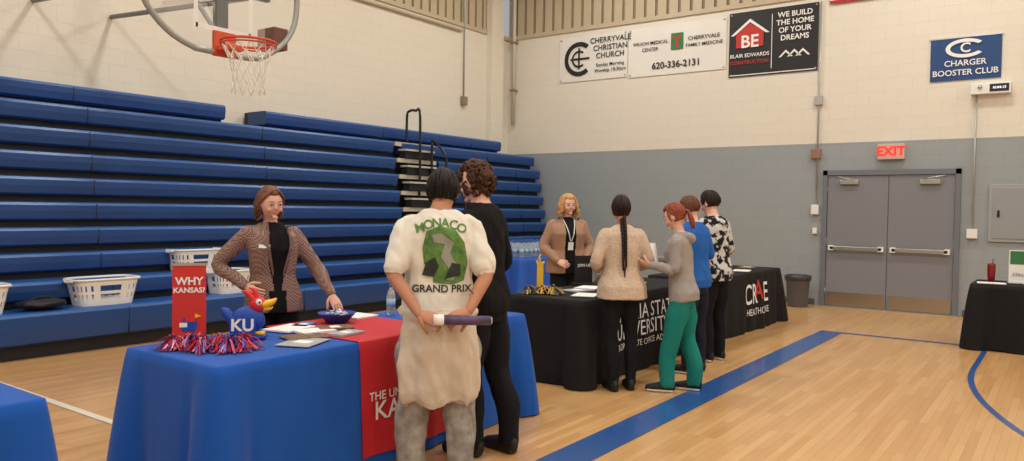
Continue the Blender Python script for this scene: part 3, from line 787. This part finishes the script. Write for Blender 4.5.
H_black=mat('hair_black',(22,18,18),.6,bump=.5,bscale=90,spec=.3); H_brown=mat('hair_brown',(74,46,32),.65,var=.3,vscale=40,bump=.5,bscale=90,spec=.3)
H_aub=mat('hair_chestnut',(112,74,54),.6,var=.25,vscale=40,bump=.4,bscale=90,spec=.3); H_blond=mat('hair_blond',(196,152,100),.6,var=.25,vscale=40,bump=.4,bscale=90,spec=.3)
H_red=mat('hair_red',(138,72,50),.6,var=.25,vscale=40,bump=.4,bscale=90,spec=.3); H_dk=mat('hair_dark',(38,26,24),.6,bump=.5,bscale=90,spec=.3)
BR=mat('brow_brown',(120,84,64),.6)
T_white=mat('tshirt_white',(226,223,212),.9,bump=.2,bscale=40,spec=.2); C_hood=mat('hoodie_cream',(212,199,180),.95,bump=.3,bscale=60,spec=.2)
camog=mat('camo_grey_pants',(176,170,160),.9,rgb2=(128,122,114),vscale=14,bump=.2,spec=.2)
C_blk=mat('fabric_black',(22,21,24),.9,bump=.2,bscale=50,spec=.2); C_blk2=mat('trouser_black',(26,26,30),.9,bump=.2,bscale=50,spec=.2)
shoeb=mat('shoe_black',(18,18,20),.6); shoew=mat('shoe_white',(225,225,222),.6); soleb=mat('sole_dark',(30,30,30),.6)

# --- guy in white T-shirt, hands behind back
def g1parts(b,L):
    rg=[]
    for z,w,d,yo in ((.97,.185,.13,-.02),(.93,.20,.15,-.03),(.86,.215,.16,-.045),(.75,.215,.15,-.06),(.62,.225,.13,-.065),(.48,.22,.115,-.065),(.435,.20,.10,-.065)):
        rr=[]
        for j in range(60):
            t=2*math.pi*j/60; w_=1+.08*math.sin(t*7+z*3)*(1-z)*2
            rr.append(V((w*w_*math.cos(t),yo+d*w_*math.sin(t)*(1 if math.sin(t)<0 else .5),z+(.03*math.sin(t*5+1) if z<.6 else 0))))
        rg.append(rr)
    b.rings(rg,C_hood)
    b.tube([(-.2,0,.93),(-.1,-.165,.92),(.1,-.165,.925),(.2,0,.93)],[.03]*4,C_hood,n=12)
M_prg=mat('print_green',(64,110,60),.8,rgb2=(110,150,70),vscale=30); M_prk=mat('print_dark',(45,55,50),.8); M_prgy=mat('print_grey',(150,150,140),.8)
def g1decal(out,bv,s):
    xd,yd=(1,0,0),(0,0,1)
    o=lambda x,z:(x*s,-.4,z*s)
    import_pts=[(-.09,.12),(-.02,.15),(.07,.13),(.12,.06),(.14,-.05),(.12,-.15),(.06,-.17),(-.05,-.16),(-.05,-.1),(-.10,-.06),(-.11,.03)]
    add_poly(out,import_pts,o(0.01,1.27),xd,yd,M_prg,bvh=bv,off=.004,fine=.02)
    add_poly(out,[(-.05,.1),(0,.11),(.07,.06),(.05,0),(.1,-.08),(.07,-.15),(.03,-.14),(.05,-.09),(.0,-.02),(.02,.05),(-.04,.06)],o(0.0,1.27),xd,yd,M_prgy,bvh=bv,off=.007,fine=.02)
    add_poly(out,[(-.09,-.1),(-.03,-.11),(.0,-.05),(-.02,.0),(-.07,-.03)],o(-.01,1.25),xd,yd,M_prk,bvh=bv,off=.008,fine=.02)
    add_poly(out,[(.02,-.13),(.11,-.11),(.11,-.05),(.06,-.04)],o(0.0,1.26),xd,yd,M_prk,bvh=bv,off=.0075,fine=.02)
    for i,ch in enumerate('MONACO'):
        x=-.115+.046*i; z=1.435-abs(x)**2*2.2
        add_text(out,ch,o(x,z),(1,0,-x*2),(x*2,0,1),.07,M_prg,bvh=bv,off=.004,fine=.02,bold=.02)
    add_text(out,'GRAND PRIX',o(.01,1.075),xd,yd,.056,M_prk,bvh=bv,off=.005,fine=.02,bold=.02)
def hg1(ex,Mh,L):
    haircap(ex,Mh,H_black,nape=-.55,th=1.5,rough=.10,seed=3); clumps(ex,Mh,H_black,150,(20,180),5,122,r=.008,lift=1.16,seed=4,jit=.1)
G1=dict(skin=SK2,top=T_white,pants=camog,shoe=shoew,sole=shoew,girth=1.08,sleeve='short',slen=.84,hem=.93,flare=.012,toff=.012,bag=1.5,brow=H_black,arm=1.0,
  cloth=[T_white,camog,C_hood],fold=.018,
  arms=[((.255,-.11,1.16),(.15,-.235,.965),(-.85,-.25,-.35),(.0,.8,-.6),1.2),((-.255,-.11,1.16),(-.12,-.245,.955),(.85,-.2,-.3),(0,.8,-.6),1.2)],
  feet=[(.13,-.02,-.2),(-.15,.02,.2)],hair=hg1,parts=g1parts,decal=g1decal,hyaw=-.2,hpitch=-.25,cuff=.06,hoff=(.02,.02,-.025),hs=(1,1,.97))
G1P=(-2.87,3.27,0); ph1,s1=person('student_white_tshirt',G1P,(-.70,.71),1.75,G1,voxel=.0075)
m=MB(); pur=mat('rolled_magazine_purple',(92,70,110),.45,rgb2=(60,44,80),vscale=25)
c=V((.06,-.30,.925))*s1
m.tube([c+V((-.10,0,.005)),c+V((.20,-.01,.0))],[.027,.025],pur,n=18,sub=2,roundcap=False)
m.tube([c+V((-.103,0,.005)),c+V((-.05,0,.004))],[.0285,.0285],M_paper,n=18,sub=1,roundcap=False)
m.tube([c+V((.19,-.01,0)),c+V((.204,-.01,0))],[.018,.018],M_paper,n=14,sub=1,roundcap=False)
m.obj('rolled_magazine',G1P,ph1,recalc=False)

# --- tall guy in black
def hg2(ex,Mh,L):
    haircap(ex,Mh,H_brown,nape=-.55,th=2.0,rough=.16,seed=9)
    rnd=random.Random(5)
    for i in range(260):
        d=V((rnd.gauss(0,1),rnd.gauss(0,1),rnd.gauss(.3,1))).normalized()
        if d.y>.35 and d.z<.35: continue
        if d.z<-.62: continue
        p=headfn(d)*rnd.uniform(1.10,1.22); t=d.cross(V((rnd.uniform(-1,1),rnd.uniform(-1,1),.3))).normalized(); r=rnd.uniform(.012,.022); pts=[]
        for k in range(6): a=k*1.1; pts.append(p+t*r*math.cos(a)+d*r*.8*math.sin(a)+V((0,0,-.006*k)))
        ex.tube(pts,[.004,.0065,.007,.007,.006,.003],H_brown,n=6,sub=2,M=Mh)
G2=dict(skin=SK3,top=C_blk,pants=C_blk2,shoe=shoeb,sole=soleb,girth=.94,hem=.86,bag=1.2,brow=H_brown,fold=.011,
  arms=[((.21,-.02,1.15),(.16,.17,1.0),(-.3,.9,-.2),(-.9,0,-.3),.5),((-.21,-.03,1.15),(-.16,.16,.98),(.3,.9,-.3),(.9,0,-.3),.5)],
  feet=[(.09,-.12,-.25),(-.09,.02,.1)],hair=hg2,hyaw=.1,hpitch=-.2,lean=(0,.07),arm=.95)
person('student_black_clothes',(-2.93,3.76,0),(-.99,-.08),1.80,G2,voxel=.008)

# --- woman in blazer
def tweed():
    m=mat('blazer_tweed',(128,100,88),.95,bump=.4,bscale=120,spec=.2)
    nt=m.node_tree; b=nt.nodes['Principled BSDF']; tc=nt.nodes.new('ShaderNodeTexCoord')
    ck=nt.nodes.new('ShaderNodeTexChecker'); ck.inputs['Scale'].default_value=95; ck.inputs['Color1'].default_value=lin((164,136,124)); ck.inputs['Color2'].default_value=lin((108,84,80))
    nt.links.new(tc.outputs['Object'],ck.inputs['Vector']); nt.links.new(ck.outputs[0],b.inputs['Base Color']); return m
TW=tweed()
def hw1(ex,Mh,L):
    haircap(ex,Mh,H_aub,nape=-.7,fr=.60,side=.10,th=1.0,rough=.03,seed=2)
    clumps(ex,Mh,H_aub,80,(88,180),3,112,r=.010,lift=1.10,jit=.02,tail=(.10,.05,-.015),seed=6)
    for sg in (1,-1):
        for k in range(9):
            ex.tube([(sg*.01,.06,.115),(sg*(.045+.002*k),.062-.01*k,.085),(sg*.082,.03-.009*k,.03),(sg*.084,-.01-.006*k,-.04),(sg*.074,-.035-.004*k,-.10),(sg*.066,-.04-.004*k,-.14)],[.006,.009,.010,.009,.008,.004],H_aub,n=6,sub=3,M=Mh)
def rule_w1(c,m):
    if m is TW and c.y>.03 and abs(c.x)<.03+.045*sm(1.0,1.25,c.z)*(1-sm(1.33,1.48,c.z)*.3)+ (.03 if c.z<1.0 else 0): return C_blk
    return m
def w1dec(out,bv,s):
    add_poly(out,rect2(-.035,.035,-.012,.012),(.105*s,.4,1.32*s),(-1,0,0),(0,0,1),M_paper,bvh=bv,off=.008)
    for sg in (1,-1):
        add_poly(out,[(sg*.035,-.23),(sg*.09,-.02),(sg*.12,.0),(sg*.085,.04),(sg*.075,.13),(sg*.06,.13),(sg*.07,0),(sg*.03,-.2)],(0,.4,1.34*s),(-1,0,0),(0,0,1),mat('lapel_dark',(118,94,86),.9),bvh=bv,off=.01)
W1=dict(fem=True,skin=SK1,top=TW,pants=C_blk2,shoe=shoeb,girth=1.04,hem=.84,flare=.02,toff=.014,brow=BR,rule=rule_w1,cloth=[TW,C_blk2,C_blk],decal=w1dec,
  arms=[((.38,-.06,1.18),(.215,.10,1.03),(-.55,.75,-.35),(-.8,-.5,0),.5),((-.29,.06,1.15),(-.36,.25,.965),(-.2,.62,-.70),(.0,-.75,-.6),.35)],
  hair=hw1,hyaw=.25,hpitch=-.16,hroll=.05,lean=(.07,.10),arm=1.05,hs=(1.05,1.0,.94),hoff=(0,0,-.01))
person('woman_tweed_blazer',(-4.44,3.34,0),(.90,-.43),1.65,W1,voxel=.008)

# --- blonde woman behind far table
TAN=mat('cardigan_tan',(168,134,112),.95,bump=.3,bscale=60,spec=.2)
def hw2(ex,Mh,L):
    haircap(ex,Mh,H_blond,nape=-.8,fr=.58,side=-.0,th=1.4,rough=.06,seed=12)
    clumps(ex,Mh,H_blond,100,(70,175),3,100,r=.013,lift=1.15,jit=.04,tail=(.14,.35,.01),seed=8)
def rule_w2(c,m):
    if m is TAN and c.y>.03 and abs(c.x)<.065: return C_blk
    return m
def w2dec(out,bv,s):
    ln=mat('lanyard_white',(215,215,210),.6)
    for sg in (1,-1): add_poly(out,[(sg*.07,.14),(sg*.06,.14),(sg*.0,-.1),(sg*.012,-.1)],(0,.4,1.32*s),(-1,0,0),(0,0,1),ln,bvh=bv,off=.01)
    add_poly(out,rect2(-.03,.03,-.2,-.11),(0,.4,1.32*s),(-1,0,0),(0,0,1),M_paper,bvh=bv,off=.012)
W2=dict(fem=True,skin=SK3,top=TAN,pants=C_blk2,shoe=shoeb,girth=1.25,hem=.84,flare=.02,toff=.014,brow=BR,rule=rule_w2,cloth=[TAN,C_blk2,C_blk],smile=.008,decal=w2dec,hs=(1.10,1,.97),
  arms=[((.28,.0,1.14),(.16,.2,.98),(-.5,.7,-.2),(-.7,-.3,-.6),.6),((-.28,.0,1.14),(-.16,.2,1.0),(.5,.7,-.2),(.7,-.3,-.6),.6)],hair=hw2,hyaw=.15,hpitch=-.05,arm=1.15)
person('woman_blonde_staff',(-4.60,7.42,0),(.74,-.68),1.68,W2)

# --- woman in beige sweater with braid, from behind
BEI=mat('sweater_beige',(208,187,166),.95,bump=.9,bscale=90,var=.12,vscale=60,spec=.2)
def hw3(ex,Mh,L):
    haircap(ex,Mh,H_dk,nape=-.6,fr=.5,side=.1,th=1.0,rough=.03,seed=21)
    clumps(ex,Mh,H_dk,70,(60,180),3,118,r=.008,lift=1.09,jit=.02,seed=22)
    for k in range(15):
        t=k/14; z=-.09-.42*t; y=-.105-.065*math.sin(min(1,t*2)*1.57)-.02*t
        for sg in (1,-1):
            ex.ball((sg*.012+.01*t,y,z+.013*(sg)),(.019*(1-.45*t),.018*(1-.4*t),.026),H_dk,M=Mh,n=6)
    ex.tube([(.01,-.19,-.52),(.012,-.19,-.60)],[.011,.004],H_dk,n=8,M=Mh)
W3=dict(fem=True,skin=SK2,top=BEI,pants=C_blk2,shoe=shoeb,girth=1.06,hem=.83,flare=.03,toff=.02,brow=H_dk,cloth=[BEI,C_blk2],
  arms=[((.25,-.03,1.16),(.18,.17,1.08),(-.4,.9,.1),(-.8,0,-.3),.6),((-.25,-.03,1.16),(-.18,.17,1.07),(.4,.9,.1),(.8,0,-.3),.6)],
  feet=[(.09,-.02,-.1),(-.08,-.05,.1)],hair=hw3,hyaw=-.15,arm=1.05,bag=.95,lean=(0,.04))
person('woman_beige_sweater',(-3.06,5.82,0),(-.72,.69),1.64,W3)

# --- girl in teal sweatpants
TEAL=mat('sweatpants_teal',(32,128,120),.95,bump=.3,bscale=50,spec=.2); GHO=mat('hoodie_grey',(158,152,148),.95,bump=.3,bscale=60,spec=.2)
def hw4(ex,Mh,L):
    haircap(ex,Mh,H_red,nape=-.5,fr=.52,side=.1,th=1.0,rough=.03,seed=31)
    clumps(ex,Mh,H_red,60,(60,180),3,112,r=.008,lift=1.09,jit=.02,seed=32)
    rnd=random.Random(3)
    for i in range(24):
        a=rnd.uniform(0,6.28); r=.018
        ex.tube([(0.0,-.105,.03),(r*math.cos(a),-.135+.3*r*math.sin(a),.01),(r*1.3*math.cos(a),-.14+r*math.sin(a),-.08),(r*.8*math.cos(a),-.13+r*math.sin(a),-.17+rnd.uniform(0,.03))],[.008,.009,.009,.004],H_red,n=6,sub=3,M=Mh)
def hoodp(mt):
    def f(b,L):
        b.tube([L((-.07,-.055,1.46)),L((-.05,-.10,1.45)),L((0,-.125,1.43)),L((.05,-.10,1.45)),L((.07,-.055,1.46))],[.028,.036,.042,.036,.028],mt,n=12)
        b.tube([L((-.07,-.05,1.475)),L((-.06,.03,1.46)),L((0,.06,1.44)),L((.06,.03,1.46)),L((.07,-.05,1.475))],[.02]*5,mt,n=10)
    return f
W4=dict(fem=True,skin=SK3,top=GHO,pants=TEAL,shoe=shoeb,sole=shoew,girth=.95,hem=.86,flare=.012,toff=.014,brow=BR,cloth=[GHO,TEAL],fold=.01,parts=hoodp(GHO),
  arms=[((.20,.07,1.17),(.11,.28,1.22),(-.4,.85,.1),(-.8,-.1,.4),.7),((-.20,.05,1.15),(-.17,.27,1.18),(.1,.95,.25),(.6,-.2,.7),.7)],
  feet=[(.08,-.10,-.1),(-.09,.12,.1)],hair=hw4,hyaw=.0,hpitch=-.35,arm=1.0,bag=1.3,lean=(0,.10))
W4P=(-2.62,6.08,0); ph4,s4=person('girl_teal_sweatpants',W4P,(-.97,-.24),1.58,W4)
m=MB(); Rt=Matrix.Translation((-.05,.40,1.28))@Matrix.Rotation(math.radians(-60),4,'Z')@Matrix.Rotation(math.radians(60),4,'X')
m.box((0,0,0),(.34,.22,.010),mat('folder_pale',(206,208,198),.6),M=Rt,bev=.002)
m.box((0.0,0,.007),(.30,.19,.004),M_paper,M=Rt)
for v in m.v: v*=s4
m.obj('paper_folder',W4P,ph4)

# --- boys
BTE=mat('tshirt_blue',(40,98,178),.9,bump=.2,bscale=50,spec=.2); NAV=mat('trouser_navy',(34,38,52),.9,spec=.2)
H_bb=mat('hair_boy_brown',(104,66,46),.6,var=.25,vscale=40,bump=.4,bscale=90,spec=.3)
def hbf(mt,sd):
    def f(ex,Mh,L): haircap(ex,Mh,mt,nape=-.42,fr=.42,side=.05,th=1.4,rough=.08,seed=sd); clumps(ex,Mh,mt,90,(50,180),5,112,r=.008,lift=1.13,seed=sd); clumps(ex,Mh,mt,26,(0,60),5,58,r=.009,lift=1.15,seed=sd+1)
    return f
B1=dict(skin=SK3,top=BTE,pants=NAV,shoe=shoeb,sole=shoew,girth=.98,sleeve='short',hem=.86,brow=BR,toff=.014,
  arms=[((.25,.0,1.15),(.2,.2,1.05),(-.2,.9,0),(-.9,0,-.3),.5),((-.25,.0,1.15),(-.18,.2,1.05),(.2,.9,0),(.9,0,-.3),.5)],hair=hbf(H_bb,41),hpitch=-.25,bag=1.15,lean=(0,.08))
person('boy_blue_tshirt',(-2.84,6.86,0),(-.95,.2),1.65,B1)
CAM=mat('hoodie_camo_bw',(200,200,198),.9,rgb2=(30,30,34),vscale=16,hard=True,bump=.2,spec=.2)
B2=dict(skin=SK3,top=CAM,pants=C_blk2,shoe=shoeb,sole=shoew,girth=1.0,hem=.84,brow=H_dk,toff=.02,parts=hoodp(CAM),
  arms=[((.25,.0,1.15),(.17,.2,1.0),(-.2,.9,0),(-.9,0,-.3),.5),((-.25,.0,1.15),(-.15,.2,1.0),(.2,.9,0),(.9,0,-.3),.5)],hair=hbf(H_dk,51),hpitch=-.15,hyaw=.2,bag=1.15,arm=1.1,lean=(0,.08))
person('boy_camo_hoodie',(-2.92,7.56,0),(-.9,.25),1.72,B2)

# ---------------------------------------------------------------- table items
TZ=.752
m=MB(); m.box((0,0,.225),(.175,.010,.40),M_redsign,bev=.002); m.box((0,0,.015),(.19,.08,.025),M_steel,bev=.006); m.box((0,0,.43),(.18,.018,.014),M_steel)
add_text(m,'WHY',(0,-.006,.335),XD,ZD,.06,M_paper,off=.003,bold=.03); add_text(m,'KANSAS?',(0,-.006,.285),XD,ZD,.041,M_paper,off=.003,bold=.03)
KB=mat('jay_blue',(20,70,170),.5); KR=mat('jay_red',(215,40,45),.5); KY=mat('jay_yellow',(240,185,40),.5)
add_poly(m,[(-.04,-.04),(.03,-.05),(.045,0),(.02,.04),(-.03,.03)],(0,-.006,.10),XD,ZD,KB,off=.003)
add_poly(m,[(-.02,.0),(.03,.0),(.04,.03),(.02,.055),(-.02,.04)],(0,-.006,.11),XD,ZD,KR,off=.004)
add_poly(m,[(.03,.02),(.065,.03),(.03,.045)],(0,-.006,.11),XD,ZD,KY,off=.005)
add_poly(m,[(-.05,-.01),(-.01,-.01),(-.01,.015),(-.05,.015)],(0,-.006,.09),XD,ZD,M_paper,off=.005)
m.obj('tabletop_sign',(-3.97,2.42,TZ),math.atan2(.93,.45)-.15,recalc=False)
m=MB()
M_k=mat('ku_letters',(240,240,240),.5)
m.box((0,0,.012),(.20,.10,.02),KB,bev=.005)
def jb(p): return V((p.x*.10,p.y*.04,p.z*.085))*(1+.12*p.x)
m.ball((-.02,0,.11),1,KB,fn=jb)
m.tube([(-.10,0,.11),(-.14,0,.16),(-.16,0,.18)],[(.03,.03),(.022,.03),(.006,.01)],KB,n=10)
m.ball((.05,0,.205),(.052,.036,.05),KR)
m.tube([(.02,0,.24),(-.01,0,.275),(-.04,0,.285)],[.026,.018,.006],KR,n=10); m.tube([(.04,0,.25),(.03,0,.29),(.0,0,.305)],[.02,.014,.004],KR,n=10)
m.tube([(.085,0,.205),(.13,0,.22),(.155,0,.24)],[(.032,.026),(.022,.02),(.006,.006)],KY,n=10); m.tube([(.085,0,.18),(.12,0,.18),(.135,0,.19)],[(.02,.016),(.014,.01),(.004,.004)],KY,n=10)
for sg in (1,-1): m.ball((.06,sg*.03,.222),(.018,.012,.02),M_paper); m.ball((.065,sg*.039,.222),(.007,.005,.009),M_iris,n=6)
for x in (-.045,.03): m.cyl((x,0,.06),(x,0,.03),.012,.012,KY,8); m.tube([(x-.02,0,.035),(x+.05,0,.03)],[(.022,.016),(.024,.014)],KY,n=10,sub=2)
for sg in (1,-1): m.box((-.03,sg*.05,.085),(.15,.006,.10),KB,bev=.002)
add_text(m,'KU',(-.03,-.054,.085),XD,ZD,.10,M_k,off=.003,bold=.03); add_text(m,'KU',(-.03,.054,.085),(-1,0,0),ZD,.10,M_k,off=.003,bold=.03)
for v in m.v: v*=.95
m.obj('bird_mascot_figure',(-3.80,2.69,TZ),math.atan2(.93,.45)-.35,recalc=False)
def pompom(name,c,cols,cent,R=.12,n=260,seed=0,rz=0):
    rnd=random.Random(seed); m=MB()
    for i in range(n):
        cx,cy=rnd.choice(cent)
        d=V((rnd.gauss(0,1),rnd.gauss(0,1),abs(rnd.gauss(0,.45)))).normalized(); L=R*rnd.uniform(.6,1.25)
        t=d.cross(V((0,0,1))).normalized()*.004 if abs(d.z)<.99 else V((.004,0,0))
        b=V((cx,cy,0)); sw=V((rnd.uniform(-.04,.04),rnd.uniform(-.04,.04),0))
        P=[b+V((0,0,.03)),b+d*L*.35+V((0,0,.03+.02*rnd.random())),b+d*L*.7+sw*.5+V((0,0,.012*rnd.random())),b+V((d.x*L,d.y*L,max(.004,d.z*L*.45-.01)))+sw]
        vs=[]
        for p in P: vs+=[p-t,p+t]
        for q in vs: q.z=max(q.z,.003)
        m.add(vs,[[0,1,3,2],[2,3,5,4],[4,5,7,6]],rnd.choice(cols))
    m.obj(name,c,rz,recalc=False)
PR=mat('pom_red',(190,30,55),.35,metal=.3); PB=mat('pom_blue',(30,45,130),.35,metal=.3); PW=mat('pom_silver',(190,110,140),.35,metal=.4)
pompom('pom_pom',(-3.69,2.35,TZ),[PR,PR,PR,PB,PB,PW],[(-.17,0),(-.09,.04),(-.02,-.03),(.06,.02),(.13,-.02),(.18,.03)],.10,n=900,seed=1,rz=math.atan2(.586,.81))
PK=mat('pom_black',(25,25,25),.4); PY=mat('pom_gold',(225,175,50),.4)
pompom('pom_pom',(-3.88,5.85,TZ),[PK,PK,PY],[(-.12,0),(.0,.03),(.1,0)],.10,n=420,seed=3,rz=math.atan2(.586,.81))
def brochures(name,items):
    m=MB(); rnd=random.Random(len(items))
    for (x,y,w,l,r,mt,h) in items:
        m.box((x,y,TZ+h/2+.0005),(w,l,h),mt,rz=r)
        if mt is not M_paper and rnd.random()<.8: m.box((x,y,TZ+h+.001),(w*.5,l*.3,.001),M_paper,rz=r)
    m.obj(name)
c1=mat('brochure_blue',(90,120,170),.5); c2=mat('brochure_dark',(70,60,60),.5,rgb2=(150,120,90),vscale=30); c3=mat('brochure_grey',(170,170,175),.5)
brochures('ku_brochures',[(-3.46,2.80,.2,.27,.4,c3,.004),(-3.60,2.92,.18,.24,-.3,c2,.006),(-3.9,3.05,.2,.26,.2,M_paper,.01),(-3.7,3.08,.15,.22,-.2,M_paper,.012),(-3.95,3.2,.1,.18,.5,c1,.01),(-3.5,3.15,.13,.2,.1,c3,.012),(-3.70,3.24,.15,.21,-.5,c2,.014),(-4.0,3.7,.2,.22,.1,M_paper,.01)])
brochures('college_brochures',[(-3.5,5.98,.21,.28,.3,M_paper,.006),(-3.75,6.25,.2,.26,-.2,c3,.01),(-3.5,6.4,.12,.2,.1,c2,.02),(-3.8,6.55,.21,.28,.2,M_paper,.01),(-3.55,6.9,.12,.2,-.4,PY,.01),(-3.7,7.3,.2,.26,.1,M_paper,.01)])
brochures('health_brochures',[(-3.5,8.8,.21,.28,.3,M_paper,.006),(-3.5,9.3,.2,.26,-.2,c3,.01),(-3.45,9.9,.21,.28,.2,M_paper,.008),(-3.55,10.4,.2,.26,.1,c2,.02)])
m=MB(); m.lathe([(.06,0),(.07,.004),(.12,.06),(.125,.065),(.118,.062),(.06,.012)],(0,0,0),KB,28)
rnd=random.Random(2)
for i in range(30): a=rnd.uniform(0,6.28);r=rnd.uniform(0,.08); m.ball((r*math.cos(a),r*math.sin(a),.05+rnd.uniform(0,.02)),(.02,.014,.01),rnd.choice([M_paper,KB,c3]),n=5)
m.obj('giveaway_bowl',(-3.90,3.43,TZ))
CL=mat('clear_plastic',(225,235,240),.1,trans=.7,alpha=.6); CAPB=mat('cap_blue',(40,90,170),.4); LAB=mat('bottle_label',(150,185,210),.5)
def bottle(m,x,y,z,s=1):
    m.lathe([(.028*s,0),(.032*s,.01*s),(.032*s,.13*s),(.026*s,.16*s),(.013*s,.185*s),(.013*s,.2*s)],(x,y,z),CL,14)
    m.lathe([(.0325*s,.06*s),(.0325*s,.11*s)],(x,y,z),LAB,14); m.lathe([(.015*s,.195*s),(.015*s,.215*s)],(x,y,z),CAPB,12)
m=MB(); bottle(m,0,0,0,1.0); m.obj('water_bottle',(-3.9,3.93,TZ+.002),recalc=False)
m=MB()
for i in range(5):
    for j in range(9): bottle(m,-.26+.13*i,-.50+.125*j,0,1.2)
m.obj('water_bottles',(-7.2,10.35,.752),recalc=False)
m=MB(); gold=mat('foam_gold',(228,186,48),.6)
m.lathe([(.05,0),(.05,.015),(.008,.02),(.008,.03)],(0,0,0),M_black,16)
m.box((0,0,.2),(.085,.02,.34),gold,bev=.012)
m.tube([(0.0,0,.36),(-.015,0,.42),(.0,0,.46)],[(.022,.012),(.02,.012),(.014,.01)],gold,n=10)
m.tube([(-.03,0,.34),(-.045,0,.38)],[.016,.014],gold,n=8); m.tube([(.03,0,.34),(.045,0,.37)],[.016,.014],gold,n=8)
for v in m.v: v*=.72
m.obj('foam_hand',(-4.05,6.06,TZ),.6)
def tumbler(name,loc,mt,h=.2):
    m=MB(); m.lathe([(.03,0),(.034,.005),(.042,h*.55),(.043,h),(.04,h+.012),(.02,h+.02)],(0,0,0),mt,18); m.cyl((.01,0,h),(.015,0,h+.07),.004,.004,M_black,8); m.obj(name,loc)
tb=mat('tumbler_black',(24,24,26),.35); tw=mat('tumbler_steel',(190,190,190),.3,metal=.7)
for l,mt in (((-3.9,9.1,TZ),tb),((-3.75,9.35,TZ),tb),((-3.95,9.6,TZ),tb),((-3.95,7.0,TZ),tw),((-3.95,7.75,TZ),tb),((-3.7,9.65,TZ),tb),((-.72,10.5,TZ),mat('tumbler_maroon',(130,20,34),.35)),((-.5,10.75,TZ),tb)): tumbler('tumbler',l,mt)
m=MB(); m.box((0,0,.07),(.22,.16,.14),tb,bev=.01); m.box((0,0,.15),(.24,.18,.02),M_black,bev=.004); m.obj('display_box',(-3.85,10.0,TZ+.001))
m=MB(); m.box((0,0,.16),(.2,.01,.28),M_black,bev=.002); m.box((0,.03,.01),(.2,.1,.012),M_black); add_text(m,'JOIN US',(0,-.006,.2),XD,ZD,.04,M_paper); m.obj('tabletop_sign',(-4.0,6.78,TZ+.001),1.0,recalc=False)
m=MB(); m.box((0,0,.2),(.26,.012,.36),M_paper,bev=.002); m.box((0,.03,.01),(.26,.12,.012),M_white)
add_poly(m,rect2(-.12,.12,.02,.17),(0,-.007,.2),XD,ZD,M_green,off=.003); add_text(m,'COLLEGE',(0,-.007,.1),XD,ZD,.045,M_txt); m.obj('tabletop_sign',(-.42,10.45,TZ+.001),.2,recalc=False)
brochures('right_table_brochures',[(-.7,10.27,.28,.18,.1,M_paper,.008),(-.3,10.26,.2,.14,.1,c2,.01),(.1,10.4,.28,.21,.1,M_paper,.008)])

# ---------------------------------------------------------------- lights
LM=mat('lamp_lens',(255,250,238),.5,emis=3)
for x in (-6.5,-1.5,4,9.5):
    for y in (-4.5,1,6,10.8):
        m=MB(); m.bb(-.65,.65,-.3,.3,.02,.1,M_white,bev=.01); m.bb(-.6,.6,-.25,.25,.005,.02,LM); m.obj('ceiling_light',(x,y,7.2)); 
        L=bpy.data.lights.new('gym_lamp','AREA'); L.shape='RECTANGLE'; L.size=1.3; L.size_y=.7; L.energy=117; L.color=(1,.965,.90)
        o=bpy.data.objects.new('gym_lamp',L); o.location=(x,y,7.17); sc.collection.objects.link(o)
w=bpy.data.worlds.new('world'); sc.world=w; w.use_nodes=True; w.node_tree.nodes['Background'].inputs[0].default_value=(.9,.93,1,1); w.node_tree.nodes['Background'].inputs[1].default_value=.4

# ---------------------------------------------------------------- camera
th=math.radians(35.9); p=math.radians(-1.63); ro=math.radians(.86)
f=V((-math.sin(th)*math.cos(p),math.cos(th)*math.cos(p),math.sin(p))); r0=V((math.cos(th),math.sin(th),0)); u0=r0.cross(f)
r=r0*math.cos(ro)+u0*math.sin(ro); u=-r0*math.sin(ro)+u0*math.cos(ro)
Mc=Matrix(((r.x,u.x,-f.x,0),(r.y,u.y,-f.y,0),(r.z,u.z,-f.z,1.52),(0,0,0,1)))
cd=bpy.data.cameras.new('cam'); cd.sensor_width=36; cd.lens=27.07; co=bpy.data.objects.new('camera',cd); sc.collection.objects.link(co); co.matrix_world=Mc; sc.camera=co
